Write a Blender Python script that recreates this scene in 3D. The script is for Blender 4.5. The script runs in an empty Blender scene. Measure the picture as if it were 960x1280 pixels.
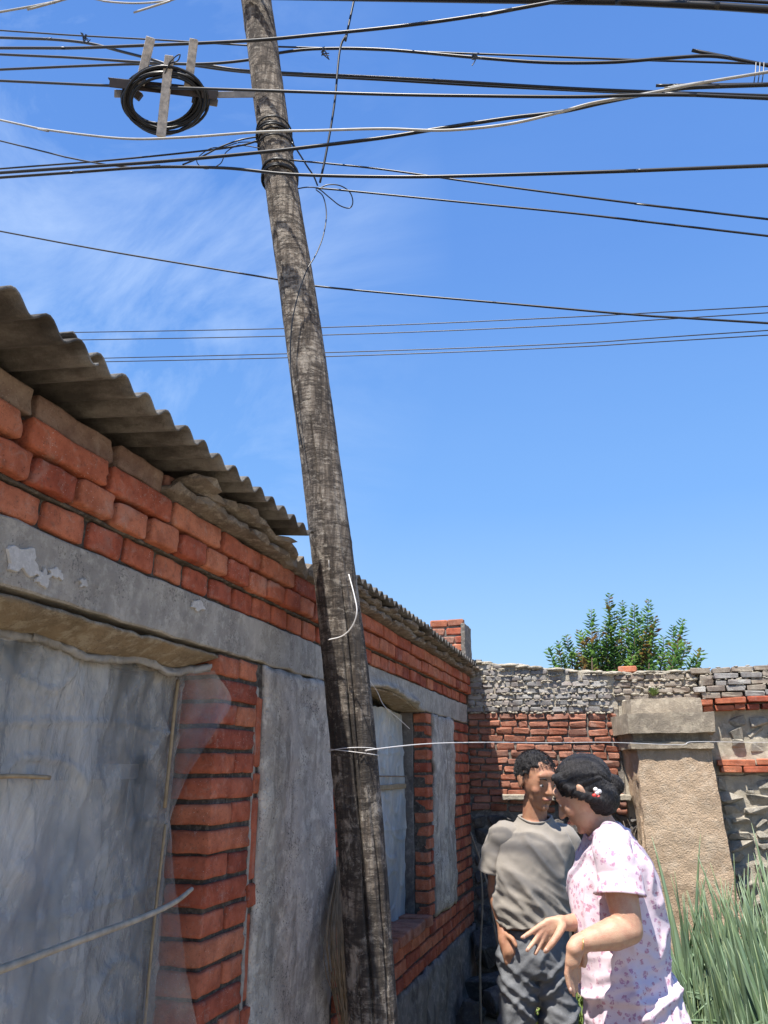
import bpy, bmesh, math, random
import numpy as np
from mathutils import Vector, Matrix, noise, Quaternion

D = bpy.data
S = bpy.context.scene
COL = S.collection
rad = math.radians

# ------------------------------------------------------------------ camera
CAM = Vector((1.03, 0.0, 1.62)); TILT = rad(18.65); YAW = rad(16.8); FPX = 961.0
cam_d = D.cameras.new('camera'); cam = D.objects.new('camera', cam_d); COL.objects.link(cam)
cam_d.sensor_fit = 'VERTICAL'; cam_d.sensor_height = 36.0; cam_d.lens = 36.0 * FPX / 1280.0
cam_d.clip_start = 0.05; cam_d.clip_end = 8000
FW = Vector((-math.sin(YAW)*math.cos(TILT), math.cos(YAW)*math.cos(TILT), math.sin(TILT)))
RT = Vector((math.cos(YAW), math.sin(YAW), 0)); UP = RT.cross(FW)
cam.matrix_world = Matrix(((RT.x, UP.x, -FW.x, CAM.x), (RT.y, UP.y, -FW.y, CAM.y), (RT.z, UP.z, -FW.z, CAM.z), (0, 0, 0, 1)))
S.camera = cam

# ------------------------------------------------------------------ light
SUNV = Vector((-0.125, -0.43, 1.0)).normalized()
ELEV = math.asin(SUNV.z); AZ = math.atan2(SUNV.x, SUNV.y)
sl = D.lights.new('sun', 'SUN'); sl.energy = 5.0; sl.angle = rad(0.53); sl.color = (1.0, 0.95, 0.87)
so = D.objects.new('sun', sl); COL.objects.link(so); so.rotation_euler = SUNV.to_track_quat('Z', 'Y').to_euler()
W = D.worlds.new('World'); S.world = W; W.use_nodes = True
nt = W.node_tree; nt.nodes.clear()
wo = nt.nodes.new('ShaderNodeOutputWorld'); bg = nt.nodes.new('ShaderNodeBackground'); bg.inputs[1].default_value = 0.085
sky = nt.nodes.new('ShaderNodeTexSky'); sky.sky_type = 'NISHITA'; sky.sun_disc = False
sky.sun_elevation = ELEV; sky.sun_rotation = AZ; sky.air_density = 1.0; sky.dust_density = 0.6; sky.ozone_density = 2.0; sky.altitude = 300
tc = nt.nodes.new('ShaderNodeTexCoord'); mp = nt.nodes.new('ShaderNodeMapping')
mp.inputs['Rotation'].default_value = (0.3, 0.5, 0.6); mp.inputs['Scale'].default_value = (1.0, 3.2, 2.2)
nz = nt.nodes.new('ShaderNodeTexNoise'); nz.inputs['Scale'].default_value = 2.1; nz.inputs['Detail'].default_value = 9; nz.inputs['Roughness'].default_value = 0.62
nz.inputs['Distortion'].default_value = 0.5
rp = nt.nodes.new('ShaderNodeValToRGB'); rp.color_ramp.elements[0].position = 0.40; rp.color_ramp.elements[0].color = (0, 0, 0, 1)
rp.color_ramp.elements[1].position = 0.88; rp.color_ramp.elements[1].color = (0.42, 0.42, 0.42, 1)
# clear-day gradient by elevation blended over the Nishita sky, wispy cloud mostly on the left
sx = nt.nodes.new('ShaderNodeSeparateXYZ'); nt.links.new(tc.outputs['Generated'], sx.inputs[0])
gr = nt.nodes.new('ShaderNodeValToRGB'); ge = gr.color_ramp
for q in range(3): ge.elements.new(0.5)
for e, (p, c) in zip(ge.elements, ((0.0, (.46, .66, .90)), (0.14, (.33, .57, .90)), (0.32, (.185, .415, .86)), (0.6, (.115, .29, .74)), (0.85, (.085, .235, .66)))):
    e.position = p; e.color = (*c, 1)
nt.links.new(sx.outputs[2], gr.inputs[0])
scl = nt.nodes.new('ShaderNodeVectorMath'); scl.operation = 'SCALE'; scl.inputs[3].default_value = 8.1; nt.links.new(gr.outputs[0], scl.inputs[0])
m0 = nt.nodes.new('ShaderNodeMixRGB'); m0.inputs[0].default_value = 0.85; nt.links.new(sky.outputs[0], m0.inputs[1]); nt.links.new(scl.outputs[0], m0.inputs[2])
dt = nt.nodes.new('ShaderNodeVectorMath'); dt.operation = 'DOT_PRODUCT'; dt.inputs[1].default_value = tuple((FW*0.85-RT*0.55+UP*0.25).normalized()); nt.links.new(tc.outputs['Generated'], dt.inputs[0])
dm = nt.nodes.new('ShaderNodeMapRange'); dm.inputs[1].default_value = 0.80; dm.inputs[2].default_value = 1.0; dm.inputs[3].default_value = 0.05; dm.inputs[4].default_value = 2.6; nt.links.new(dt.outputs['Value'], dm.inputs[0])
cm = nt.nodes.new('ShaderNodeMath'); cm.operation = 'MULTIPLY'
mx = nt.nodes.new('ShaderNodeMixRGB'); mx.inputs[2].default_value = (5.0, 6.2, 8.0, 1)
nt.links.new(tc.outputs['Generated'], mp.inputs[0]); nt.links.new(mp.outputs[0], nz.inputs[0]); nt.links.new(nz.outputs[0], rp.inputs[0])
nt.links.new(rp.outputs[0], cm.inputs[0]); nt.links.new(dm.outputs[0], cm.inputs[1]); nt.links.new(cm.outputs[0], mx.inputs[0]); nt.links.new(m0.outputs[0], mx.inputs[1])
nt.links.new(mx.outputs[0], bg.inputs[0]); nt.links.new(bg.outputs[0], wo.inputs[0])
S.view_settings.view_transform = 'Standard'; S.view_settings.look = 'None'; S.view_settings.gamma = 1.0
S.view_settings.exposure = 0.85
S.cycles.max_bounces = 8; S.cycles.diffuse_bounces = 4; S.cycles.transparent_max_bounces = 12

# ------------------------------------------------------------------ helpers
def at(px, py, d):
    """point seen at photo pixel (px,py), d metres ahead of the lens"""
    return CAM + (FW + RT*((px-480)/FPX) - UP*((py-640)/FPX))*d
def ray(px, py): return (FW + RT*((px-480)/FPX) - UP*((py-640)/FPX))
def onx(px, py, x=0.0):
    r = ray(px, py); return CAM + r*((x-CAM.x)/r.x)
def ony(px, py, y):
    r = ray(px, py); return CAM + r*((y-CAM.y)/r.y)
def onplane(px, py, y0, k):
    r = ray(px, py); t = (y0 + k*CAM.x - CAM.y)/(r.y - k*r.x); return CAM + r*t

def tag(o, label=None, cat=None, group=None, kind=None):
    if label: o['label'] = label
    if cat: o['category'] = cat
    if group: o['group'] = group
    if kind: o['kind'] = kind
    return o
def empty(name, loc=(0, 0, 0), parent=None):
    o = D.objects.new(name, None); o.location = loc; o.empty_display_size = 0.1; COL.objects.link(o)
    if parent: o.parent = parent
    return o
def link(name, me, parent=None, loc=None, rot=None, scale=None):
    o = D.objects.new(name, me); COL.objects.link(o)
    if parent is not None:
        o.parent = parent
        P = parent; off = Vector((0, 0, 0))
        while P is not None: off += P.location; P = P.parent
        o.location = Vector(loc if loc is not None else (0, 0, 0)) - off
    elif loc is not None: o.location = loc
    if rot is not None: o.rotation_euler = rot
    if scale is not None: o.scale = scale
    return o
def mesh(name, v, f, mat=None, smooth=False):
    me = D.meshes.new(name); me.from_pydata([tuple(a) for a in v], [], f); me.update()
    if mat: me.materials.append(mat)
    if smooth: me.polygons.foreach_set('use_smooth', [True]*len(me.polygons))
    return me
def from_bm(name, bm, mat=None, smooth=False):
    me = D.meshes.new(name); bm.to_mesh(me); bm.free()
    if mat: me.materials.append(mat)
    if smooth: me.polygons.foreach_set('use_smooth', [True]*len(me.polygons))
    return me

def box_bm(sx, sy, sz, bev=0.0, seg=1, cuts=0, jit=0.0, rnd=None):
    bm = bmesh.new(); bmesh.ops.create_cube(bm, size=1.0)
    for v in bm.verts: v.co = Vector((v.co.x*sx, v.co.y*sy, v.co.z*sz))
    if bev: bmesh.ops.bevel(bm, geom=bm.edges[:]+bm.verts[:], offset=bev, segments=seg, affect='EDGES', profile=0.5)
    if cuts: bmesh.ops.subdivide_edges(bm, edges=[e for e in bm.edges if e.calc_length() > 0.03], cuts=cuts, use_grid_fill=True)
    if jit and rnd:
        for v in bm.verts: v.co += Vector((rnd.gauss(0, jit), rnd.gauss(0, jit), rnd.gauss(0, jit)))
    return bm

def slab(name, lo, hi, mat, parent=None, step=0.06, amp=0.004, freq=9.0, bev=0.004, edge=0.0):
    """rough rendered block between two corners: subdivided box, noise relief, uneven edges"""
    lo = Vector(lo); hi = Vector(hi); c = (lo+hi)/2; s = hi-lo
    bm = bmesh.new(); V = {}
    n = [max(1, int(round(s[i]/step))) for i in range(3)]
    def vert(i, j, k):
        key = (i, j, k)
        if key not in V: V[key] = bm.verts.new((lo.x+s.x*i/n[0], lo.y+s.y*j/n[1], lo.z+s.z*k/n[2]))
        return V[key]
    for i in range(n[0]):
        for j in range(n[1]):
            bm.faces.new([vert(i, j, 0), vert(i, j+1, 0), vert(i+1, j+1, 0), vert(i+1, j, 0)])
            bm.faces.new([vert(i, j, n[2]), vert(i+1, j, n[2]), vert(i+1, j+1, n[2]), vert(i, j+1, n[2])])
    for i in range(n[0]):
        for k in range(n[2]):
            bm.faces.new([vert(i, 0, k), vert(i+1, 0, k), vert(i+1, 0, k+1), vert(i, 0, k+1)])
            bm.faces.new([vert(i, n[1], k), vert(i, n[1], k+1), vert(i+1, n[1], k+1), vert(i+1, n[1], k)])
    for j in range(n[1]):
        for k in range(n[2]):
            bm.faces.new([vert(0, j, k), vert(0, j, k+1), vert(0, j+1, k+1), vert(0, j+1, k)])
            bm.faces.new([vert(n[0], j, k), vert(n[0], j+1, k), vert(n[0], j+1, k+1), vert(n[0], j, k+1)])
    for v in bm.verts:
        p = v.co.copy()
        d = noise.noise_vector(p*freq)*amp + noise.noise_vector(p*freq*3.1)*amp*0.5
        v.co += d
        if edge:
            m = sum(1 for a in range(3) if abs(p[a]-lo[a]) < 1e-5 or abs(p[a]-hi[a]) < 1e-5)
            if m >= 2: v.co += (c-p).normalized()*0 + noise.noise_vector(p*14)*edge
    me = from_bm(name, bm, mat, True); me.set_sharp_from_angle(angle=rad(42))
    o = link(name, me, parent)
    if parent is not None:
        off = Vector((0, 0, 0)); P = parent
        while P is not None: off += P.location; P = P.parent
        me.transform(Matrix.Translation(-c)); o.location = c-off
    else:
        me.transform(Matrix.Translation(-c)); o.location = c
    md = o.modifiers.new('bevel', 'BEVEL'); md.width = bev; md.limit_method = 'ANGLE'; md.angle_limit = rad(50)
    return o

def catmull(P, n=8):
    P = [Vector(p) for p in P]
    if len(P) == 2: return [P[0].lerp(P[1], i/n) for i in range(n+1)]
    Q = [P[0]*2-P[1]] + P + [P[-1]*2-P[-2]]; out = []
    for i in range(1, len(Q)-2):
        a, b, c, d = Q[i-1:i+3]
        for k in range(n):
            t = k/n
            out.append(0.5*((2*b)+(c-a)*t+(2*a-5*b+4*c-d)*t*t+(3*b-a-3*c+d)*t**3))
    out.append(P[-1]); return out
def tube_vf(pts, r, seg=8, v0=0, cap=True, flat=1.0):
    """swept tube; r number or list"""
    n = len(pts); V = []; F = []
    R_ = r if isinstance(r, (list, tuple)) else [r]*n
    t0 = (pts[1]-pts[0]).normalized()
    nrm = t0.orthogonal().normalized()
    for i in range(n):
        t = (pts[min(i+1, n-1)]-pts[max(i-1, 0)])
        if t.length < 1e-9: t = t0
        t.normalize(); nrm = (nrm - t*nrm.dot(t)).normalized(); b = t.cross(nrm); t0 = t
        for k in range(seg):
            a = 2*math.pi*k/seg; V.append(pts[i]+(nrm*math.cos(a)+b*math.sin(a)*flat)*R_[i])
    for i in range(n-1):
        for k in range(seg):
            a = v0+i*seg+k; b2 = v0+i*seg+(k+1) % seg; F.append((a, b2, b2+seg, a+seg))
    if cap: F.append(tuple(v0+k for k in reversed(range(seg)))); F.append(tuple(v0+(n-1)*seg+k for k in range(seg)))
    return V, F
def tube(name, pts, r, mat, parent=None, seg=8, sm=6, smooth=True):
    q = catmull(pts, sm) if sm else [Vector(p) for p in pts]
    if isinstance(r, (list, tuple)) and len(r) != len(q):
        r = [r[min(int(i/(len(q)-1)*(len(r)-1)), len(r)-2)]*(1-((i/(len(q)-1)*(len(r)-1)) % 1 if i < len(q)-1 else 1))
             + r[min(int(i/(len(q)-1)*(len(r)-1)), len(r)-2)+1]*((i/(len(q)-1)*(len(r)-1)) % 1 if i < len(q)-1 else 1) for i in range(len(q))]
    c = sum(q, Vector((0, 0, 0)))/len(q)
    V, F = tube_vf([p-c for p in q], r, seg)
    return link(name, mesh(name, V, F, mat, smooth), parent, c)
class MB:
    def __init__(s): s.v = []; s.f = []
    def add(s, V, F): n = len(s.v); s.v += V; s.f += [tuple(i+n for i in f) for f in F]
    def tube(s, pts, r, seg=6, sm=4):
        q = catmull(pts, sm) if sm else [Vector(p) for p in pts]
        V, F = tube_vf(q, r, seg); s.add(V, F)
    def box(s, c, sz, rot=None):
        M = rot if rot else Matrix.Identity(3); c = Vector(c)
        V = [c+M @ Vector((x*sz[0]/2, y*sz[1]/2, z*sz[2]/2)) for x in (-1, 1) for y in (-1, 1) for z in (-1, 1)]
        s.add(V, [(0, 1, 3, 2), (4, 6, 7, 5), (0, 4, 5, 1), (2, 3, 7, 6), (0, 2, 6, 4), (1, 5, 7, 3)])
    def build(s, name, mat, parent=None, smooth=False):
        c = sum((Vector(v) for v in s.v), Vector((0, 0, 0)))/max(1, len(s.v))
        return link(name, mesh(name, [Vector(v)-c for v in s.v], s.f, mat, smooth), parent, c)

# ------------------------------------------------------------------ materials
class N:
    def __init__(s, name):
        s.m = D.materials.new(name); s.m.use_nodes = True; s.t = s.m.node_tree; s.b = s.t.nodes['Principled BSDF']
        g = s.t.nodes.new('ShaderNodeNewGeometry'); s.pos = g.outputs['Position']
        oi = s.t.nodes.new('ShaderNodeObjectInfo'); s.rnd = oi.outputs['Random']
    def obj(s): return s.t.nodes.new('ShaderNodeTexCoord').outputs['Object']
    def map(s, vec, scale=(1, 1, 1), rot=(0, 0, 0)):
        n = s.t.nodes.new('ShaderNodeMapping'); n.inputs['Scale'].default_value = scale; n.inputs['Rotation'].default_value = rot
        s.t.links.new(vec, n.inputs[0]); return n.outputs[0]
    def noise(s, scale, detail=4, rough=0.55, vec=None, dist=0.0, out=0):
        n = s.t.nodes.new('ShaderNodeTexNoise'); n.inputs['Scale'].default_value = scale; n.inputs['Detail'].default_value = detail
        n.inputs['Roughness'].default_value = rough; n.inputs['Distortion'].default_value = dist
        s.t.links.new(vec if vec is not None else s.pos, n.inputs['Vector']); return n.outputs[out]
    def voro(s, scale, vec=None, feat='F1', out=0, rnd=1.0):
        n = s.t.nodes.new('ShaderNodeTexVoronoi'); n.feature = feat; n.inputs['Scale'].default_value = scale
        if 'Randomness' in n.inputs: n.inputs['Randomness'].default_value = rnd
        s.t.links.new(vec if vec is not None else s.pos, n.inputs['Vector']); return n.outputs[out]
    def ramp(s, fac, stops):
        n = s.t.nodes.new('ShaderNodeValToRGB'); r = n.color_ramp
        while len(r.elements) < len(stops): r.elements.new(0.5)
        for e, (p, c) in zip(r.elements, stops):
            e.position = p; e.color = (c, c, c, 1) if isinstance(c, (int, float)) else (*c, 1)
        s.t.links.new(fac, n.inputs[0]); return n.outputs[0]
    def mix(s, fac, a, b, mode='MIX'):
        n = s.t.nodes.new('ShaderNodeMixRGB'); n.blend_type = mode
        for i, x in enumerate((fac, a, b)):
            if hasattr(x, 'links') or hasattr(x, 'is_linked'): s.t.links.new(x, n.inputs[i])
            elif isinstance(x, (int, float)): n.inputs[i].default_value = x if i == 0 else (x, x, x, 1)
            else: n.inputs[i].default_value = (*x, 1)
        return n.outputs[0]
    def math(s, op, a, b=0.0):
        n = s.t.nodes.new('ShaderNodeMath'); n.operation = op
        for i, x in enumerate((a, b)):
            if isinstance(x, (int, float)): n.inputs[i].default_value = x
            else: s.t.links.new(x, n.inputs[i])
        return n.outputs[0]
    def sep(s, vec, i):
        n = s.t.nodes.new('ShaderNodeSeparateXYZ'); s.t.links.new(vec, n.inputs[0]); return n.outputs[i]
    def transl(s, colr, f, gain):
        t = s.t.nodes.new('ShaderNodeBsdfTranslucent'); g = s.mix(1.0, colr, (gain, gain*1.1, gain*.6), 'MULTIPLY'); s.t.links.new(g, t.inputs[0])
        m = s.t.nodes.new('ShaderNodeMixShader'); m.inputs[0].default_value = f; s.t.links.new(s.b.outputs[0], m.inputs[1]); s.t.links.new(t.outputs[0], m.inputs[2])
        s.t.links.new(m.outputs[0], s.t.nodes['Material Output'].inputs[0])
    def col(s, c):
        if isinstance(c, tuple): s.b.inputs['Base Color'].default_value = (*c, 1)
        else: s.t.links.new(c, s.b.inputs['Base Color'])
    def rough(s, r):
        if isinstance(r, (int, float)): s.b.inputs['Roughness'].default_value = r
        else: s.t.links.new(r, s.b.inputs['Roughness'])
    def bump(s, h, dist=0.004, strength=1.0):
        n = s.t.nodes.new('ShaderNodeBump'); n.inputs['Strength'].default_value = strength; n.inputs['Distance'].default_value = dist
        s.t.links.new(h, n.inputs['Height']); s.t.links.new(n.outputs[0], s.b.inputs['Normal'])
    def set(s, k, v):
        if isinstance(v, (int, float)): s.b.inputs[k].default_value = v
        else: s.t.links.new(v, s.b.inputs[k])

def m_brick(name, stops, speck=0.0, dirt=(0.12, 0.09, 0.07), dirtamt=0.45, streak=0.0):
    n = N(name); base = n.ramp(n.rnd, stops)
    v1 = n.noise(16, 6, 0.65); base = n.mix(n.ramp(v1, [(0.40, 0.0), (0.62, 0.85)]), base, n.mix(1.0, base, (0.62, 0.55, 0.55), 'MULTIPLY'))
    v2 = n.noise(70, 5, 0.75); base = n.mix(n.ramp(v2, [(0.54, 0.0), (0.68, dirtamt*0.8)]), base, dirt)
    v3 = n.noise(7, 3, 0.6, dist=0.6); base = n.mix(n.ramp(v3, [(0.58, 0.0), (0.72, 0.38)]), base, (0.42, 0.33, 0.27))
    if speck:
        sp = n.voro(150); msk = n.noise(12, 2)
        base = n.mix(n.math('MULTIPLY', n.ramp(sp, [(0.05, 1.0), (0.16, 0.0)]), n.ramp(msk, [(0.48, 0.0), (0.6, speck)])), base, (0.75, 0.66, 0.58))
    pits = n.noise(120, 4, 0.8); base = n.mix(n.ramp(pits, [(0.59, 0.0), (0.67, 0.6)]), base, (0.07, 0.035, 0.025))
    dust = n.noise(34, 6, 0.75, dist=0.8); base = n.mix(n.ramp(dust, [(0.54, 0.0), (0.68, 0.24)]), base, (0.50, 0.42, 0.35))
    n.set('Specular IOR Level', 0.12)
    n.col(base); n.rough(0.95)
    h = n.mix(0.4, n.noise(60, 8, 0.8), n.noise(260, 3, 0.6)); n.bump(n.mix(0.15, h, n.ramp(pits, [(0.5, 1.0), (0.66, 0.0)])), 0.010, 0.9)
    return n.m
M = {}
M['brick'] = m_brick('red_brick', [(0.0, (0.43, 0.115, 0.066)), (0.3, (0.53, 0.165, 0.09)), (0.55, (0.57, 0.215, 0.12)), (0.8, (0.47, 0.13, 0.075)), (1.0, (0.31, 0.085, 0.056))], 1.0, dirtamt=0.55)
M['brick_old'] = m_brick('weathered_red_brick', [(0.0, (0.34, 0.13, 0.08)), (0.4, (0.42, 0.18, 0.115)), (0.7, (0.46, 0.215, 0.145)), (1.0, (0.36, 0.19, 0.14))], 0.3, dirtamt=0.55)
M['brick_dull'] = m_brick('dusty_brown_brick', [(0.0, (0.30, 0.19, 0.14)), (0.5, (0.34, 0.25, 0.18)), (1.0, (0.28, 0.20, 0.16))], 0.4, dirtamt=0.5)
M['brick_grey'] = m_brick('grey_brick', [(0.0, (0.28, 0.27, 0.255)), (0.5, (0.36, 0.345, 0.325)), (1.0, (0.44, 0.42, 0.38))], 0.3, dirt=(0.12, 0.11, 0.10), dirtamt=0.35)
M['brick_sand'] = m_brick('sandy_grey_brick', [(0.0, (0.33, 0.28, 0.22)), (0.5, (0.40, 0.35, 0.28)), (1.0, (0.30, 0.26, 0.22))], 0.2, dirtamt=0.4)

def m_rough(name, c1, c2, c3, sc=6.0, bs=60, bd=0.006, speck=None, rough=0.95, spos=None, streaks=0.0, pit=0.0):
    n = N(name); a = n.noise(sc, 8, 0.65, dist=0.3)
    base = n.mix(n.ramp(a, [(0.40, 0.0), (0.58, 1.0)]), c1, c2)
    b = n.noise(sc*4.3, 6, 0.7); base = n.mix(n.ramp(b, [(0.49, 0.0), (0.62, 0.85)]), base, c3)
    if streaks:
        st = n.noise(3.2, 6, 0.7, vec=n.map(n.pos, (3, 3, 1.1)), dist=0.8); base = n.mix(n.ramp(st, [(0.49, 0.0), (0.64, streaks)]), base, tuple(x*0.35 for x in c2))
    if speck:
        sp = n.mix(0.35, n.noise(150, 5, 0.7), n.noise(9, 4, 0.6)); base = n.mix(n.ramp(sp, [(0.56, 0.0), (0.61, speck[0])]), base, speck[1])
    if spos:
        w = n.noise(5.5, 5, 0.6, dist=0.8, vec=n.map(n.pos, (1, 1, 1.3))); base = n.mix(n.ramp(w, [(0.60, 0.0), (0.63, spos[0])]), base, spos[1])
    n.col(base); n.rough(rough)
    h = n.mix(0.35, n.noise(bs*0.6, 9, 0.8), n.noise(bs*4, 4, 0.6)); bd *= 2.2
    if pit: h = n.mix(pit, h, n.ramp(n.voro(bs*1.1), [(0.0, 0.0), (0.35, 1.0)]))
    n.bump(h, bd, 1.0); return n.m
M['lintel'] = m_rough('lintel_concrete', (0.44, 0.40, 0.345), (0.32, 0.29, 0.25), (0.52, 0.48, 0.41), 7, 110, 0.004, (0.75, (0.12, 0.11, 0.10)), streaks=0.25)
M['plaster'] = m_rough('grey_render', (0.52, 0.46, 0.395), (0.36, 0.315, 0.27), (0.66, 0.60, 0.51), 4, 60, 0.006, (0.9, (0.075, 0.07, 0.065)), streaks=0.55, pit=0.35)
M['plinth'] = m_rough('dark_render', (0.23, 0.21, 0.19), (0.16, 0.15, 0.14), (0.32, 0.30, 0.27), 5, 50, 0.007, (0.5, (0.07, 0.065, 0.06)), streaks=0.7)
M['lime'] = m_rough('pale_lime_patch', (0.56, 0.54, 0.51), (0.46, 0.44, 0.41), (0.62, 0.60, 0.57), 20, 90, 0.003)
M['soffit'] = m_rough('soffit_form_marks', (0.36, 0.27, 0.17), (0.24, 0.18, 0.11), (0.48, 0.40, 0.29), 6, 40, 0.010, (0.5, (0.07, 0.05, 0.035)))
M['mortar'] = m_rough('mortar', (0.22, 0.19, 0.155), (0.13, 0.115, 0.10), (0.32, 0.29, 0.25), 12, 70, 0.006)
M['mortar_dark'] = m_rough('sooty_mortar', (0.11, 0.09, 0.072), (0.06, 0.05, 0.042), (0.19, 0.165, 0.135), 14, 80, 0.006)
M['mortar_pale'] = m_rough('pale_mortar', (0.50, 0.44, 0.34), (0.38, 0.335, 0.26), (0.58, 0.52, 0.42), 8, 60, 0.008)
M['mud'] = m_rough('yellow_mud_render', (0.57, 0.42, 0.285), (0.48, 0.345, 0.23), (0.64, 0.50, 0.36), 3.5, 30, 0.014, (0.35, (0.30, 0.21, 0.12)), pit=0.0)
M['cap'] = m_rough('weathered_cap_concrete', (0.43, 0.355, 0.26), (0.30, 0.25, 0.19), (0.52, 0.44, 0.33), 5, 60, 0.008, (0.5, (0.2, 0.16, 0.12)), streaks=0.3)
M['lump'] = m_rough('crumbling_clay_tile', (0.27, 0.22, 0.17), (0.18, 0.145, 0.115), (0.38, 0.33, 0.27), 9, 50, 0.010)
M['stone'] = m_rough('rubble_stone', (0.42, 0.375, 0.30), (0.29, 0.265, 0.22), (0.50, 0.46, 0.38), 7, 40, 0.012)
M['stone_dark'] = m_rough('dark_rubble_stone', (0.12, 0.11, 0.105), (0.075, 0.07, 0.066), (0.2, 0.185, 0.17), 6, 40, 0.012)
M['dirt'] = m_rough('yard_soil', (0.47, 0.38, 0.26), (0.37, 0.29, 0.19), (0.55, 0.46, 0.33), 2.2, 22, 0.02)
n = N('asbestos_sheet'); a = n.noise(5, 7, 0.7, vec=n.map(n.pos, (0.8, 2.5, 1)))
c = n.ramp(a, [(0.38, (0.05, 0.044, 0.038)), (0.5, (0.105, 0.094, 0.082)), (0.62, (0.20, 0.185, 0.165))])
c = n.mix(n.ramp(n.noise(26, 5, 0.7), [(0.55, 0.0), (0.75, 0.6)]), c, (0.09, 0.075, 0.06)); n.col(c); n.rough(0.9)
n.bump(n.noise(80, 6, 0.7), 0.004); M['sheet'] = n.m
# pole wood
n = N('weathered_pole_wood')
g = n.noise(26, 7, 0.7, vec=n.map(n.obj(), (1.5, 1.5, 0.10)), dist=0.4); g2 = n.noise(30, 7, 0.75, vec=n.map(n.obj(), (0.45, 0.45, 1.9)), dist=0.5)
c = n.ramp(g, [(0.38, (0.05, 0.038, 0.03)), (0.5, (0.20, 0.16, 0.125)), (0.60, (0.42, 0.36, 0.295))])
c = n.mix(n.ramp(g2, [(0.46, 0.0), (0.55, 0.9)]), c, (0.06, 0.046, 0.036))
c = n.mix(n.ramp(n.noise(45, 6, 0.75, vec=n.map(n.obj(), (0.6, 0.6, 1.4))), [(0.56, 0.0), (0.64, 0.75)]), c, (0.52, 0.46, 0.38))
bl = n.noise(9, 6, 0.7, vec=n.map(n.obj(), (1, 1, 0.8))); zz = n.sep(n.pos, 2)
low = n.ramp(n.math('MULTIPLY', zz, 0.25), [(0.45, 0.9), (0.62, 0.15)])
c = n.mix(n.math('MULTIPLY', low, n.ramp(bl, [(0.42, 0.15), (0.56, 0.95)])), c, (0.03, 0.024, 0.02))  # blotchy near-black on the lower pole paints the eave's shade into the wood colour
c = n.mix(n.ramp(n.noise(11, 7, 0.75, vec=n.map(n.obj(), (1, 1, 0.7)), dist=0.6), [(0.54, 0.0), (0.63, 0.8)]), c, (0.44, 0.385, 0.32))
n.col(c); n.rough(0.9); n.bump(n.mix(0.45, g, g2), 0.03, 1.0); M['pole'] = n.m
n = N('crack_shadowed_wood'); n.col((0.018, 0.013, 0.01)); n.rough(1.0); M['crack'] = n.m
def plain(name, c, r=0.6, metal=0.0, var=0.0, vs=20, bump=0.0):
    n = N(name)
    if var: n.col(n.mix(n.ramp(n.noise(vs, 5, 0.6), [(0.35, 0.0), (0.7, 1.0)]), c, tuple(x*(1-var) for x in c)))
    else: n.col(c)
    n.rough(r); n.set('Metallic', metal)
    if bump: n.bump(n.noise(vs*3, 5, 0.7), bump)
    return n.m
M['wire'] = plain('black_cable', (0.006, 0.006, 0.007), 0.4)
M['wire_pale'] = plain('grey_cable', (0.38, 0.37, 0.34), 0.5, 0.0, 0.3, 30)
M['wire_white'] = plain('white_wire', (0.66, 0.64, 0.62), 0.5)
M['iron'] = plain('rusty_black_iron', (0.05, 0.035, 0.03), 0.6, 0.3, 0.4, 40)
M['iron_pale'] = plain('grey_galvanised_iron', (0.32, 0.29, 0.26), 0.6, 0.4, 0.4, 40)
M['slat'] = plain('bleached_slat_wood', (0.62, 0.56, 0.49), 0.9, 0.0, 0.5, 60, 0.002)
M['batten'] = plain('bamboo_batten', (0.36, 0.27, 0.16), 0.8, 0.0, 0.4, 50, 0.001)
M['stick'] = plain('peeled_stick', (0.42, 0.36, 0.28), 0.8, 0.0, 0.4, 40, 0.002)
M['twig'] = plain('dry_twig', (0.30, 0.22, 0.14), 0.95, 0.0, 0.5, 30)
M['frame_paint'] = plain('faded_blue_frame_paint', (0.07, 0.09, 0.11), 0.6, 0.0, 0.4, 20)
n = N('window_glass'); n.col((0.10, 0.13, 0.16)); n.rough(0.08); n.set('Alpha', 0.3); M['glass'] = n.m
n = N('pale_curtain'); n.col(n.mix(n.ramp(n.noise(4, 4), [(0.4, 0.0), (0.65, 1.0)]), (0.80, 0.82, 0.84), (0.62, 0.65, 0.68))); n.rough(0.9); M['curtain'] = n.m
M['inside'] = plain('dim_room_wall', (0.22, 0.21, 0.20), 0.95)
def m_film(name, c1, c2, a1, a2, rough):
    n = N(name); v = n.map(n.pos, (1, 1.0, 0.55)); s1 = n.noise(5, 7, 0.65, vec=v, dist=1.2)
    n.col(n.mix(n.ramp(s1, [(0.40, 0.0), (0.60, 1.0)]), c1, c2)); n.rough(rough)
    n.set('Alpha', n.ramp(n.noise(3.2, 6, 0.65, vec=v, dist=0.8), [(0.38, a1), (0.62, a2)]))
    n.set('Transmission Weight', 0.0); n.set('Specular IOR Level', 0.6)
    n.bump(n.noise(38, 5, 0.6, vec=n.map(n.pos, (1, 1.0, 0.6)), dist=1.5), 0.012, 0.8); return n.m
M['film'] = m_film('dusty_plastic_film', (0.44, 0.45, 0.45), (0.74, 0.72, 0.67), 0.16, 0.55, 0.17)
M['film_hem'] = m_film('rolled_plastic', (0.38, 0.36, 0.33), (0.24, 0.225, 0.20), 0.8, 0.97, 0.4)
M['film_pale'] = m_film('milky_plastic_film', (0.50, 0.54, 0.56), (0.66, 0.66, 0.62), 0.6, 0.9, 0.35)
n = N('clear_plastic_flap'); n.col((0.40, 0.39, 0.38)); n.rough(0.22); n.set('Alpha', n.ramp(n.noise(9, 5), [(0.38, 0.16), (0.62, 0.42)])); n.bump(n.noise(30, 5, 0.6, dist=0.8), 0.006, 0.6); M['flap'] = n.m
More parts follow.
